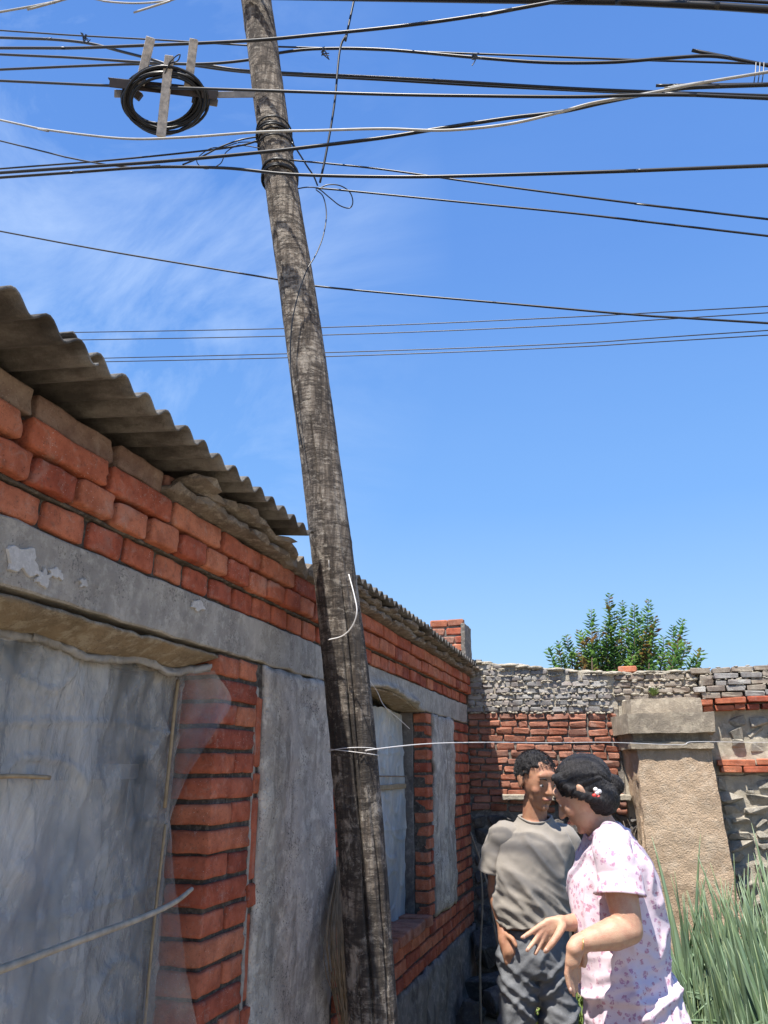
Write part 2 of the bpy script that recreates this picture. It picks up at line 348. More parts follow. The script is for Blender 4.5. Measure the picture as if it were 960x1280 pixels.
def m_skin(name, c, c2):
    n = N(name); n.col(n.mix(n.ramp(n.noise(28, 6, 0.65), [(0.42, 0.0), (0.62, 0.8)]), c, c2)); n.rough(n.ramp(n.noise(60, 3), [(0.4, 0.42), (0.6, 0.62)]))
    n.bump(n.mix(0.4, n.noise(130, 5, 0.7), n.voro(420)), 0.0016, 0.8); return n.m
M['skin_tan'] = m_skin('tanned_skin', (0.43, 0.22, 0.13), (0.34, 0.15, 0.09))
M['skin_fair'] = m_skin('fair_skin', (0.56, 0.34, 0.225), (0.50, 0.25, 0.165))
for k in ('skin_tan', 'skin_fair'):
    b = M[k].node_tree.nodes['Principled BSDF']; b.inputs['Subsurface Weight'].default_value = 0.12; b.inputs['Subsurface Radius'].default_value = (0.01, 0.004, 0.002); b.inputs['Subsurface Scale'].default_value = 0.6
M['lips_tan'] = plain('brown_lips', (0.26, 0.09, 0.065), 0.45); M['lips_fair'] = plain('pink_lips', (0.45, 0.15, 0.13), 0.4)
M['nail'] = plain('fingernail', (0.66, 0.42, 0.34), 0.3)
M['eye_white'] = plain('eye_white', (0.72, 0.68, 0.64), 0.25); M['iris'] = plain('dark_iris', (0.02, 0.012, 0.008), 0.15)
n = N('black_hair'); hh = n.noise(120, 5, 0.7, vec=n.map(n.obj(), (1, 1, 0.15))); n.col(n.ramp(hh, [(0.3, (0.006, 0.006, 0.008)), (0.7, (0.03, 0.026, 0.026))])); n.rough(0.5); n.bump(hh, 0.010); M['hair'] = n.m
def m_cloth(name, c, c2, weave=900, r=0.9):
    n = N(name); n.col(n.mix(n.ramp(n.noise(6, 5), [(0.35, 0.0), (0.7, 1.0)]), c, c2)); n.rough(r)
    n.bump(n.mix(0.5, n.noise(weave, 2), n.noise(28, 5, 0.6, dist=0.5)), 0.003, 0.6); n.set('Sheen Weight', 0.15); return n.m
M['tshirt'] = m_cloth('grey_brown_jersey', (0.31, 0.275, 0.235), (0.235, 0.21, 0.18))
n = N('worn_grey_denim'); f = n.noise(5, 6, 0.6); ww = n.noise(420, 2, 0.5, vec=n.map(n.obj(), (1, 1, 0.3)))
c = n.mix(n.ramp(f, [(0.35, 0.0), (0.65, 1.0)]), (0.07, 0.075, 0.085), (0.20, 0.205, 0.215)); c = n.mix(n.ramp(ww, [(0.45, 0.0), (0.7, 0.5)]), c, (0.22, 0.225, 0.23))
n.col(c); n.rough(0.9); n.bump(n.mix(0.5, ww, n.noise(30, 5)), 0.003); M['denim'] = n.m
n = N('pink_floral_cotton'); o_ = n.obj(); wob = n.noise(90, 3, 0.6, vec=o_, out=1)
vv = n.mix(0.022, o_, wob, 'ADD')
d1 = n.voro(48, vec=vv, rnd=1.0); pet = n.noise(190, 2, 0.5, vec=o_)
fl = n.math('MULTIPLY', n.ramp(d1, [(0.30, 1.0), (0.38, 0.0)]), n.ramp(pet, [(0.38, 0.25), (0.5, 1.0)]))
cc = n.mix(fl, (0.77, 0.62, 0.685), n.mix(n.ramp(n.voro(48, vec=vv, rnd=1.0, out=1), [(0.3, 0.0), (0.7, 1.0)]), (0.56, 0.27, 0.34), (0.50, 0.27, 0.42)))
d2 = n.voro(105, vec=vv); cc = n.mix(n.ramp(d2, [(0.10, 0.55), (0.17, 0.0)]), cc, (0.62, 0.38, 0.50))
n.col(cc); n.rough(0.85); n.bump(n.noise(30, 5, 0.6), 0.003, 0.6); n.set('Sheen Weight', 0.1); M['floral'] = n.m
M['shoe'] = plain('black_canvas_shoe', (0.03, 0.03, 0.032), 0.8); M['gold'] = plain('thin_gold', (0.8, 0.55, 0.2), 0.3, 0.9)
M['clip_red'] = plain('red_hair_clip', (0.6, 0.05, 0.04), 0.3); M['clip_white'] = plain('white_hair_clip', (0.8, 0.78, 0.76), 0.3)
n = N('onion_leaf'); zc = n.sep(n.obj(), 2); c = n.ramp(zc, [(0.0, (0.33, 0.38, 0.16)), (0.25, (0.16, 0.25, 0.11)), (0.7, (0.14, 0.23, 0.12)), (1.0, (0.26, 0.30, 0.11))])
c = n.mix(n.ramp(n.rnd, [(0.0, 0.0), (1.0, 0.55)]), c, (0.24, 0.32, 0.19)); n.col(n.mix(n.ramp(n.noise(30, 4, 0.6, vec=n.map(n.obj(), (1, 1, 0.2))), [(0.4, 0.0), (0.6, 0.6)]), c, (0.21, 0.30, 0.22)))
n.rough(0.42); n.transl(n.b.inputs['Base Color'].links[0].from_socket, 0.2, 1.4); M['onion'] = n.m
M['onion_dry'] = plain('dry_onion_leaf', (0.50, 0.44, 0.22), 0.8, 0, 0.3, 20)
n = N('shrub_leaf'); c = n.ramp(n.noise(9, 3), [(0.36, (0.05, 0.11, 0.05)), (0.5, (0.10, 0.19, 0.075)), (0.62, (0.18, 0.28, 0.10))]); n.col(n.mix(n.ramp(n.noise(4.5, 3, dist=1), [(0.56, 0.0), (0.62, 0.8)]), c, (0.22, 0.085, 0.06))); n.rough(0.4); lc = n.b.inputs['Base Color'].links[0].from_socket; n.transl(lc, 0.4, 1.6); M['leaf'] = n.m
M['weed'] = plain('weed_leaf', (0.16, 0.24, 0.05), 0.7, 0, 0.5, 9); M['bark'] = plain('shrub_bark', (0.11, 0.075, 0.05), 0.9)
M['paper'] = plain('crumpled_wrapper', (0.5, 0.48, 0.5), 0.5)

# ------------------------------------------------------------------ ground
def gz(x, y):
    def sm(a, b, t): t = max(0, min(1, (t-a)/(b-a))); return t*t*(3-2*t)
    z = 0.36*sm(3.9, 5.0, y)*(1-sm(5.6, 7.5, y))
    z = max(z, 0.34*sm(1.25, 1.5, x)*sm(1.7, 2.1, y)*(1-sm(5.6, 7.5, y))*(1-sm(6, 7, x)))
    return z
def spaced(c, near, step, far, g=1.28):
    a = [0.0]; d = step
    while a[-1] < far:
        if a[-1] > near: d *= g
        a.append(a[-1]+d)
    return sorted(set([c-x for x in a]+[c+x for x in a]))
xs = spaced(1.5, 2.2, 0.06, 4000); ys = spaced(3.5, 2.8, 0.06, 4000)
V = []; F = []
for y in ys:
    for x in xs:
        z = gz(x, y); near = max(0, 1-(abs(x-1.5)+abs(y-3.5))/12)
        z += near*(0.016*noise.noise(Vector((x*5, y*5, 0)))+0.008*noise.noise(Vector((x*17, y*17, 3))))
        V.append((x, y, z))
nx = len(xs)
for j in range(len(ys)-1):
    for i in range(nx-1): a = j*nx+i; F.append((a, a+1, a+1+nx, a+nx))
tag(link('ground', mesh('ground', V, F, M['dirt'], True)), kind='structure')

# ------------------------------------------------------------------ bricks
rnd = random.Random(7)
BV = {}
def brick_mesh(l, w, h, mat, bev=0.006, seg=1, jit=0.0012, k=6):
    key = (round(l, 3), round(w, 3), round(h, 3), mat, bev, seg)
    if key not in BV:
        BV[key] = []
        for i in range(k):
            near_ = bev in (0.0065, 0.0035) and h > .045
            bm = box_bm(w, l, h, bev, seg, 3 if near_ else 0, jit if not near_ else 0.0004, rnd)
            for v in bm.verts:      # chipped, bowed faces
                v.co += noise.noise_vector(v.co*18+Vector((i*7.3, 0, 0)))*jit*2.5
                if near_:
                    ed = (abs(v.co.x) > w/2-bev*1.6)+(abs(v.co.y) > l/2-bev*1.6)+(abs(v.co.z) > h/2-bev*1.6); q_ = noise.noise(v.co*45+Vector((i*3.3, 7, 0)))
                    if ed >= 2 and q_ > 0.05: v.co *= 1-min(.05, q_*0.10)
                    v.co += noise.noise_vector(v.co*70+Vector((i*5, 0, 2)))*0.0006
            BV[key].append(from_bm('brick', bm, M[mat], False))
            me = BV[key][-1]
            me.polygons.foreach_set('use_smooth', [True]*len(me.polygons))
            me.polygons.foreach_set('use_smooth', [True]*len(me.polygons)) if near_ else me.polygons.foreach_set('use_smooth', [p.area < 0.0012 for p in me.polygons])
    return rnd.choice(BV[key])
def brick(parent, c, l, w, h, mat='brick', rotz=0.0, jr=0.008, jp=0.0015, bev=0.006, seg=1, jit=0.0012, js=0.0):
    me = brick_mesh(l, w, h, mat, bev, seg, jit)
    return link('brick', me, parent, Vector(c)+Vector((rnd.gauss(0, jp), rnd.gauss(0, jp), rnd.gauss(0, jp*0.7))),
                (rnd.gauss(0, jr*0.6), rnd.gauss(0, jr*0.6), rotz+rnd.gauss(0, jr)),
                (1, 1+rnd.uniform(-js, js), 1+rnd.uniform(-0.03, 0.03)))
def course_y(parent, y0, y1, z, h, l, x_face, w, mat, joint=0.011, off=0.0, **kw):
    """a course of bricks along Y with its face at x_face"""
    y = y0-off
    while y < y1-0.02:
        a = max(y, y0); b = min(y+l, y1)
        if b-a > 0.025: brick(parent, (x_face-w/2, (a+b)/2, z), b-a if b-a < l-0.005 else l, w, h, mat, **kw)
        y += l+joint

# ------------------------------------------------------------------ the house
HY1 = 5.40
house = empty('brick_house', (-0.12, 2.5, 0)); tag(house, 'low brick house with concrete lintel, grey render and corrugated sheet roof', 'house')
# masonry core behind the bricks (recessed mortar)
slab('wall_core', (-0.26, -2.0, 2.058), (-0.012, HY1-0.004, 2.262), M['mortar_dark'], house, 0.08, 0.002)
slab('wall_core', (-0.26, 1.895, 0.0), (-0.012, 2.90, 1.93), M['mortar_dark'], house, 0.09, 0.002)
slab('wall_core', (-0.26, 4.215, 0.0), (-0.012, HY1-0.004, 1.93), M['mortar_dark'], house, 0.09, 0.002)
slab('wall_core', (-0.26, 2.903, 0.0), (-0.012, 4.212, 0.885), M['mortar_dark'], house, 0.09, 0.002)
slab('wall_core', (-0.26, -2.0, 0.0), (-0.012, 0.15, 1.93), M['mortar'], house, 0.09, 0.002)
slab('wall_core', (-0.26, 0.153, 0.0), (-0.012, 1.892, 0.75), M['mortar'], house, 0.09, 0.002)
slab('rear_wall', (-3.4, -2.0, 0.0), (-3.2, HY1, 2.6), M['mortar'], house, 0.5, 0.002)
slab('gable_wall', (-3.2, HY1-0.2, 0.0), (-0.262, HY1, 2.24), M['brick_old'], house, 0.4, 0.002)
slab('gable_wall', (-3.2, -2.0, 0.0), (-0.262, -1.8, 2.24), M['brick_old'], house, 0.4, 0.002)
slab('partition', (-1.9, -1.79, 0.0), (-1.8, HY1-0.21, 2.24), M['inside'], house, 0.5, 0.0)
# ring beam / lintel
slab('lintel', (-0.255, -2.0, 1.932), (0.0, 3.02, 2.055), M['lintel'], house, 0.035, 0.0035, 11, edge=0.006)
slab('lintel', (-0.255, 4.19, 1.932), (0.001, HY1, 2.053), M['lintel'], house, 0.035, 0.003, 11, edge=0.006)
# broken middle stretch of the beam: lower edge crumbled away in an arch
def broken_lintel():
    V = []; F = []; ny = 46; nzv = 9
    y0, y1 = 3.022, 4.188
    for i in range(ny+1):
        y = y0+(y1-y0)*i/ny; t = i/ny
        zb = 1.932 + 0.050*math.sin(math.pi*min(1, t*1.25))**0.7*(1 if t < .8 else 0) + 0.010*noise.noise(Vector((y*16, 3, 0)))
        if t > 0.8: zb = 1.945-0.02*math.sin((t-.8)*12)
        for j in range(nzv+1):
            z = zb+(2.054-zb)*j/nzv
            bulge = 0.030*math.exp(-((j/nzv-0.12)/0.22)**2)*(0.4+abs(noise.noise(Vector((y*9, z*12, 1)))*1.8))
            V.append((0.0+bulge*math.sin(math.pi*t)**0.5+0.004*noise.noise(Vector((y*30, z*30, 0))), y, z))
        V.append((-0.13, y, zb+0.006)); V.append((-0.255, y, zb+0.006)); V.append((-0.255, y, 2.054))
    m = nzv+4
    for i in range(ny):
        for j in range(m-1): a = i*m+j; F.append((a, a+m, a+m+1, a+1) if j < nzv else (a, a+1, a+m+1, a+m))
        # underside joins first front vertex to the inner lip
        F.append((i*m, i*m+nzv+1, (i+1)*m+nzv+1, (i+1)*m))
    return mesh('lintel', V, F, M['lintel'], True)
link('lintel', broken_lintel(), house, (0, 0, 0)); 
for (px_, py_, ry_, rz_, sd_) in ((30, 700, .034, .030, 1), (55, 722, .022, .016, 5), (104, 729, .010, .009, 9), (70, 716, .020, .012, 3), (247, 757, .035, .012, 6)):
    c_ = onx(px_, py_, 0.004); V = [Vector((0.0012, 0, 0))]; n_ = 26
    for k in range(n_):
        a = 2*math.pi*k/n_; q_ = 1+0.75*noise.noise(Vector((math.cos(a)*1.6+sd_*7, math.sin(a)*1.6, 0)))+0.3*noise.noise(Vector((math.cos(a)*6+sd_*7, math.sin(a)*6, 0))); V.append(Vector((-0.003, math.cos(a)*ry_*q_, math.sin(a)*rz_*q_)))
    for k in range(n_): V.append(Vector((0.0011, V[k+1].y*.93, V[k+1].z*.93)))
    F = [(0, n_+1+k, n_+1+(k+1) % n_) for k in range(n_)]+[(1+k, 1+(k+1) % n_, n_+1+(k+1) % n_, n_+1+k) for k in range(n_)]
    link('lime_patch', mesh('lime_patch', V, F, M['lime'], False), house, c_)
def soffit(y0, y1, z, zf):
    V = []; F = []; n1 = int((y1-y0)/0.03); n2 = 8
    for i in range(n1+1):
        for j in range(n2+1):
            y = y0+(y1-y0)*i/n1; x = -0.006-(0.13)*j/n2
            V.append((x, y, zf(y, x)+0.006*noise.noise(Vector((x*12, y*40, 0)))+0.004*noise.noise(Vector((x*60, y*20, 4)))))
    for i in range(n1):
        for j in range(n2): a = i*(n2+1)+j; F.append((a, a+1, a+n2+2, a+n2+1))
    o = link('soffit', mesh('soffit', V, F, M['soffit'], True), house, (0, 0, 0)); s = o.modifiers.new('t', 'SOLIDIFY'); s.thickness = 0.008; s.offset = 1
soffit(3.05, 4.20, 1.93, lambda y, x: 1.935+0.040*math.sin(math.pi*min(1, (y-3.02)/1.17*1.25))**0.7*(1 if (y-3.02)/1.17 < .8 else 0.1))

# brick courses above the lintel
BIG = dict(bev=0.0065, seg=2, jit=0.0016)
JMB = dict(bev=0.0035, seg=1, jit=0.0014)
def top_rows():
    # header row on the lintel
    def row(z, h, xf, w, l, mat, off, y0, y1, joint=0.013, missing=()):
        y = y0+off
        while y < y1:
            far = y > 2.7
            L = l+rnd.uniform(-0.004, 0.004); 
            if y+L > y1: L = y1-y
            if L > 0.03:
                kw = dict(bev=0.005, seg=1) if far else BIG
                LL = round(L, 2) if L < l-0.006 else l
                brick(house, (xf-w/2, y+L/2, z), LL, w, h, mat, jr=0.014, jp=0.002, js=0.02, **kw)
            y += L+joint
    row(2.090, 0.056, 0.000, 0.05, 0.115, 'brick', 0.06, 0.45, HY1, 0.014)
    row(2.153, 0.056, 0.030, 0.08, 0.112, 'brick', 0.00, 0.45, HY1, 0.016)
    row(2.216, 0.056, 0.034, 0.09, 0.236, 'brick', 0.10, 0.45, HY1-0.3, 0.013)
    row(2.216, 0.056, 0.034, 0.09, 0.115, 'brick', 0.02, HY1-0.30, HY1, 0.013)
    row(2.281, 0.056, 0.022, 0.09, 0.236, 'brick_dull', 0.13, 0.45, 1.50, 0.013)
    brick(house, (0.022-0.045, 1.565, 2.279), 0.09, 0.09, 0.056, 'brick_old', **BIG)
top_rows()
# strip of mortar squeezed between courses one and two
slab('mortar_bed', (-0.05, 0.45, 2.119), (0.006, HY1-0.01, 2.126), M['mortar_dark'], house, 0.05, 0.003, 20)
slab('wall_core', (-0.26, -2.0, 2.264), (-0.075, HY1-0.004, 2.305), M['mortar_dark'], house, 0.1, 0.002)

# jamb of the near window (corner returns show both faces), y 1.88 - 2.15
def jamb(y0, ylen, z0, z1, rmat='brick', depth=0.12, pitch=0.0635, big=True, teeth=True):
    z = z1-pitch/2; i = 0; kw = JMB
    while z > z0:
        h = 0.052
        if i % 2 == 0:   # header then header, both running deep
            brick(house, (-depth/2+0.0, y0+0.0565, z), 0.113, depth, h, rmat, jr=0.006, jp=0.0015, **kw)
            brick(house, (-depth/2-0.002, y0+0.0575+0.1255, z), 0.109, depth, h, rmat, jr=0.006, jp=0.0015, **kw)
        else:            # stretcher
            brick(house, (-depth/2+0.0, y0+0.119, z), 0.238, depth, h, rmat, jr=0.006, jp=0.0015, **kw)
        z -= pitch; i += 1
jamb(1.882, 0.24, 0.95, 1.927)
# edge bricks set on end between the jamb and the render
zed = 1.83
for k, L in enumerate((0.20, 0.055, 0.21, 0.058, 0.21, 0.06, 0.21)):
    if L > 0.1: brick(house, (-0.028, 2.146, zed-L/2), 0.034, 0.05, L, 'brick', jr=0.01, bev=0.004, seg=1)
    else: brick(house, (-0.026, 2.153, zed-L/2), 0.05, 0.05, L, 'brick', jr=0.01, bev=0.005, seg=1)
    zed -= L+0.014
slab('mortar_bed', (-0.03, 2.128, 0.95), (-0.006, 2.142, 1.86), M['lintel'], house, 0.03, 0.003, 20)
# lower jamb below the picture, joined
def joined_rows(name, spec, mat, parent):
    mb = MB()
    for (x, y, z, sx, sy, sz) in spec: mb.box((x, y, z), (sx, sy, sz))
    tag(mb.build(name, M[mat], parent), kind='stuff')
joined_rows('lower_brickwork', [(-0.06, 1.882+0.119, 0.93-0.0635*i, 0.12, 0.236, 0.052) for i in range(14)] +
            [(-0.03, y, z, 0.05, 0.232, 0.052) for i, z in enumerate(np.arange(0.03, 0.72, 0.0635)) for y in np.arange(-1.9+0.12*(i % 2), 1.7, 0.245)], 'brick', house)

# rendered panel between jamb and pole
def panel(name, y0, y1, z0, z1, xf, mat, wav=0.008, step=0.02, seed=0, ltop=0.0, thick=0.02, dent=0.006):
    ny = max(2, int((y1-y0)/step)); nzz = max(2, int((z1-z0)/step)); V = []; F = []
    for j in range(nzz+1):
        z = z0+(z1-z0)*j/nzz
        a = y0+wav*noise.noise(Vector((seed, z*9, 0)))+wav*0.5*noise.noise(Vector((seed, z*31, 5)))
        b = y1+wav*noise.noise(Vector((seed+3, z*8, 0)))+wav*0.5*noise.noise(Vector((seed+4, z*27, 5)))
        for i in range(ny+1):
            y = a+(b-a)*i/ny
            zz = z + (wav*noise.noise(Vector((seed+9, y*11, 0))) if j in (0, nzz) else 0)
            x = xf + dent*1.3*noise.noise(Vector((y*4+1.5*noise.noise(Vector((y*3, zz*2, 7))), zz*2.2, seed)))+dent*0.7*abs(noise.noise(Vector((y*9+zz*2, zz*4-y*3, seed+4))))+dent*0.6*noise.noise(Vector((y*17, zz*13, seed)))+dent*0.35*noise.noise(Vector((y*50, zz*40, seed)))
            ed = min(i, ny-i, j, nzz-j)
            if ed == 0: x -= 0.006
            V.append((x, y, zz))
    w = ny+1
    for j in range(nzz):
        for i in range(ny): q = j*w+i; F.append((q, q+1, q+w+1, q+w))
    o = link(name, mesh(name, V, F, M[mat], True), house, (0, 0, 0)); s = o.modifiers.new('t', 'SOLIDIFY'); s.thickness = thick; s.offset = -1
    return o
panel('render_panel', 2.165, 2.80, 0.0, 1.928, 0.004, 'plaster', seed=1, dent=0.009)
# brick strip between panel and second window
z = 1.895; i = 0
while z > 0.92:
    brick(house, (-0.03, 2.86, z), 0.10, 0.06, 0.052, 'brick', bev=0.004); z -= 0.0635
# second window: right jamb, rendered strip and corner bricks
jz = 1.897; i = 0
while jz > 0.90:
    if i % 2 == 0:
        brick(house, (-0.037, 4.213+0.0575, jz), 0.115, 0.075, 0.050, 'brick', bev=0.004)
    else:
        brick(house, (-0.037, 4.213+0.030, jz), 0.058, 0.075, 0.050, 'brick', bev=0.004)
        brick(house, (-0.037, 4.213+0.098, jz), 0.060, 0.073, 0.050, 'brick', bev=0.004)
    jz -= 0.0635; i += 1
panel('render_reveal', 0, 0.001, 0, 0.001, -1, 'plaster') if False else None
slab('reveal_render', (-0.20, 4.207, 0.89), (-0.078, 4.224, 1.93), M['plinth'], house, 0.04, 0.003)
panel('render_panel', 4.345, 4.915, 0.90, 1.93, 0.003, 'plaster', wav=0.02, seed=5, dent=0.012)
jz = 1.895; i = 0
while jz > 0.90:
    ofs = 0.0 if i % 2 else 0.06
    course_y(house, 4.93, HY1, jz, 0.050, 0.114, 0.0, 0.05, 'brick', 0.011, ofs, bev=0.004)
    jz -= 0.0635; i += 1
# band under the second window
for i, (zc, xf) in enumerate(((0.868, 0.006), (0.805, 0.0), (0.742, 0.0))):
    course_y(house, 2.83, HY1, zc, 0.050, 0.114 if i != 1 else 0.237, xf, 0.05, 'brick', 0.011, 0.05*i, bev=0.004)
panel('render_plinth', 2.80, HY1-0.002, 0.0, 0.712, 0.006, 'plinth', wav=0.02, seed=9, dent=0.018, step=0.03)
# loose bricks on the sill of the second window, stepping forward
sill_y = (3.50, 3.62, 3.74, 3.86, 3.98, 4.10)
for i, yy in enumerate(sill_y): brick(house, (-0.045, yy, 0.921), 0.108, 0.14+0.01*(i % 2), 0.048, 'brick_old', jr=0.05, jp=0.004, bev=0.006)

# raised parapet at the far corner of the roof
par = empty('parapet', (-0.12, 5.2, 2.3)); par.parent = house; par.location = Vector((-0.12, 5.28, 2.28))-house.location
slab('parapet_core', (-0.34, 5.19, 2.24), (0.012, HY1-0.012, 2.575), M['mortar'], par, 0.05, 0.004)
for r_ in range(6):
    zc = 2.305+0.0575*r_; x = -0.34+(0.06 if r_ % 2 else 0)
    if r_ == 5: x = -0.20
    while x < 0.0:
        L = min(0.115, 0.035-x)
        if L > 0.03: brick(par, (x+L/2, 5.185+0.025, zc), round(L, 2), 0.06, 0.046, 'brick' if rnd.random() < 0.7 else 'brick_old', rotz=math.pi/2, jr=0.03, jp=0.003, bev=0.006)
        x += L+0.013
brick(par, (-0.42, 5.16, 2.565), 0.12, 0.1, 0.05, 'brick_old', rotz=1.2, jr=0.08, bev=0.006)
slab('parapet_edge', (0.016, 5.17, 2.31), (0.046, HY1, 2.585), M['mortar'], par, 0.03, 0.006, 16)

# corrugated sheets
def sheet(name, ya, yb, ovA, ovB, zedge, pitch=0.073, amp=0.013, slope=0.10, seed=0, back=3.0):
    V = []; F = []; n1 = int((yb-ya)/pitch*10); n2 = 14
    for i in range(n1+1):
        y = ya+(yb-ya)*i/n1; t = i/n1
        ov = ovA+(ovB-ovA)*t + 0.004*noise.noise(Vector((y*9, seed, 0)))
        wave = amp*math.cos(2*math.pi*(y-ya)/pitch)
        for j in range(n2+1):
            u = (j/n2)**1.8; x = ov-(back+ov)*u
            V.append((x, y, zedge(t)+slope*(ov-x)+wave+0.006*noise.noise(Vector((x*1.5, y*2, seed)))))
    w = n2+1
    for i in range(n1):
        for j in range(n2): a = i*w+j; F.append((a, a+w, a+w+1, a+1))
    o = link(name, mesh(name, V, F, M['sheet'], True), house, (0, 0, 0)); s = o.modifiers.new('t', 'SOLIDIFY'); s.thickness = 0.0045; s.offset = 1
    return o
sheet('roof_sheet', -0.30, 1.02, 0.205, 0.19, lambda t: 2.312, pitch=0.079, amp=0.0125, seed=1)
sheet('roof_sheet', 0.955, 2.15, 0.180, 0.150, lambda t: 2.325-0.004*t, pitch=0.079, amp=0.0125, seed=2)
sheet('roof_sheet', 2.56, 3.90, 0.115, 0.12, lambda t: 2.313, seed=3)
sheet('roof_sheet', 3.83, HY1-0.24, 0.13, 0.12, lambda t: 2.300-0.01*t, seed=4)
sheet('roof_sheet', HY1-0.30, HY1-0.0, 0.10, 0.07, lambda t: 2.285, seed=6)
sheet('roof_sheet', 2.10, 2.60, -0.02, -0.02, lambda t: 2.325, seed=8)

# crumbling tile and mortar lumps bedded between the bricks and the sheets
LUMPS = []
for i in range(7):
    bm = bmesh.new(); bmesh.ops.create_icosphere(bm, subdivisions=2, radius=1.0)
    for v in bm.verts:
        c_ = v.co.copy(); c_ = Vector((math.copysign(abs(c_.x)**0.6, c_.x), math.copysign(abs(c_.y)**0.6, c_.y), math.copysign(abs(c_.z)**0.6, c_.z)))
        v.co = c_*(1+0.22*noise.noise(c_*1.6+Vector((i*5, 0, 0)))+0.14*noise.noise(c_*4+Vector((i*5, 9, 0))))
    LUMPS.append(from_bm('tile_lump', bm, M['lump'], False))
def lump(parent, c, s, name='tile_lump', rot=None, mat=None):
    me = rnd.choice(LUMPS)
    if mat:
        key = me.name+mat
        if key not in BV: BV[key] = me.copy(); BV[key].materials.clear(); BV[key].materials.append(M[mat])
        me = BV[key]
    return link(name, me, parent, c, rot or (rnd.uniform(-.15, .15), rnd.uniform(-.15, .15), rnd.uniform(-.3, .3)), s)
y = 1.55
while y < HY1:
    L = rnd.uniform(0.035, 0.075) if y > 1.7 else 0.05
    if not (2.15 < y < 2.5):
        lump(house, (0.026+rnd.uniform(-.008, .012), y, 2.262+rnd.uniform(-.003, .003)), (0.05, L, 0.013))
        lump(house, (0.045+rnd.uniform(-.012, .018), y+0.03, 2.291+rnd.uniform(-.004, .004)), (0.055, L*1.1, 0.011))
    else: lump(house, (0.0, y, 2.27), (0.06, L, 0.03))
    y += L*1.5

# ---- windows
def window(y0, y1, z0, z1, xf, mull, trans, nm='window'):
    w = empty(nm, (xf, (y0+y1)/2, z0)); w.parent = house; w.location = Vector((xf, (y0+y1)/2, z0))-house.location
    t = 0.05; f = MB()
    f.box((xf, y0+t/2, (z0+z1)/2), (0.05, t, z1-z0)); f.box((xf, y1-t/2, (z0+z1)/2), (0.05, t, z1-z0))
    f.box((xf, (y0+y1)/2, z0+t/2), (0.048, y1-y0-2*t, t)); f.box((xf, (y0+y1)/2, z1-t/2), (0.048, y1-y0-2*t, t))
    f.build('window_frame', M['frame_paint'], w)
    for m_ in mull:
        b_ = MB(); b_.box((xf+0.003, m_, (z0+z1)/2), (0.046, 0.055, z1-z0-2*t-0.002)); b_.build('mullion', M['frame_paint'], w)
    yy = [y0+t]+list(mull)+[y1-t]; zz = [z0+t]+list(trans)+[z1-t]
    for a, b in zip(yy[:-1], yy[1:]):
        for q in trans:
            b_ = MB(); b_.box((xf, (a+b)/2, q), (0.040, b-a-0.057, 0.035)); b_.build('transom', M['frame_paint'], w)
        for c, d in zip(zz[:-1], zz[1:]):
            b_ = MB(); b_.box((xf-0.012, (a+b)/2, (c+d)/2), (0.004, b-a-0.03, d-c-0.02)); b_.build('pane', M['glass'], w)
    return w
window(0.16, 1.875, 0.76, 1.925, -0.185, [0.72, 1.30], [1.62])
window(2.92, 4.205, 0.90, 1.93, -0.185, [3.56], [1.70])
def curtain(y0, y1, z0, z1, x, seed, parent):
    V = []; F = []; n1 = int((y1-y0)/0.012); n2 = 10
    for i in range(n1+1):
        for j in range(n2+1):
            y = y0+(y1-y0)*i/n1; V.append((x+0.016*math.sin(y*75+2*noise.noise(Vector((y*3, j*.3, seed))))+0.012*noise.noise(Vector((y*9, j*.4, seed))), y, z0+(z1-z0)*j/n2))
    for i in range(n1):
        for j in range(n2): a = i*(n2+1)+j; F.append((a, a+n2+1, a+n2+2, a+1))
    return link('curtain', mesh('curtain', V, F, M['curtain'], True), parent, (0, 0, 0))
tag(curtain(1.10, 1.80, 0.85, 1.60, -0.27, 1, None), 'pale curtain hanging inside the large near window behind the dusty film', 'curtain')
tag(curtain(3.60, 4.15, 0.98, 1.85, -0.27, 4, None), 'pale curtain inside the far window just right of the pole', 'curtain')

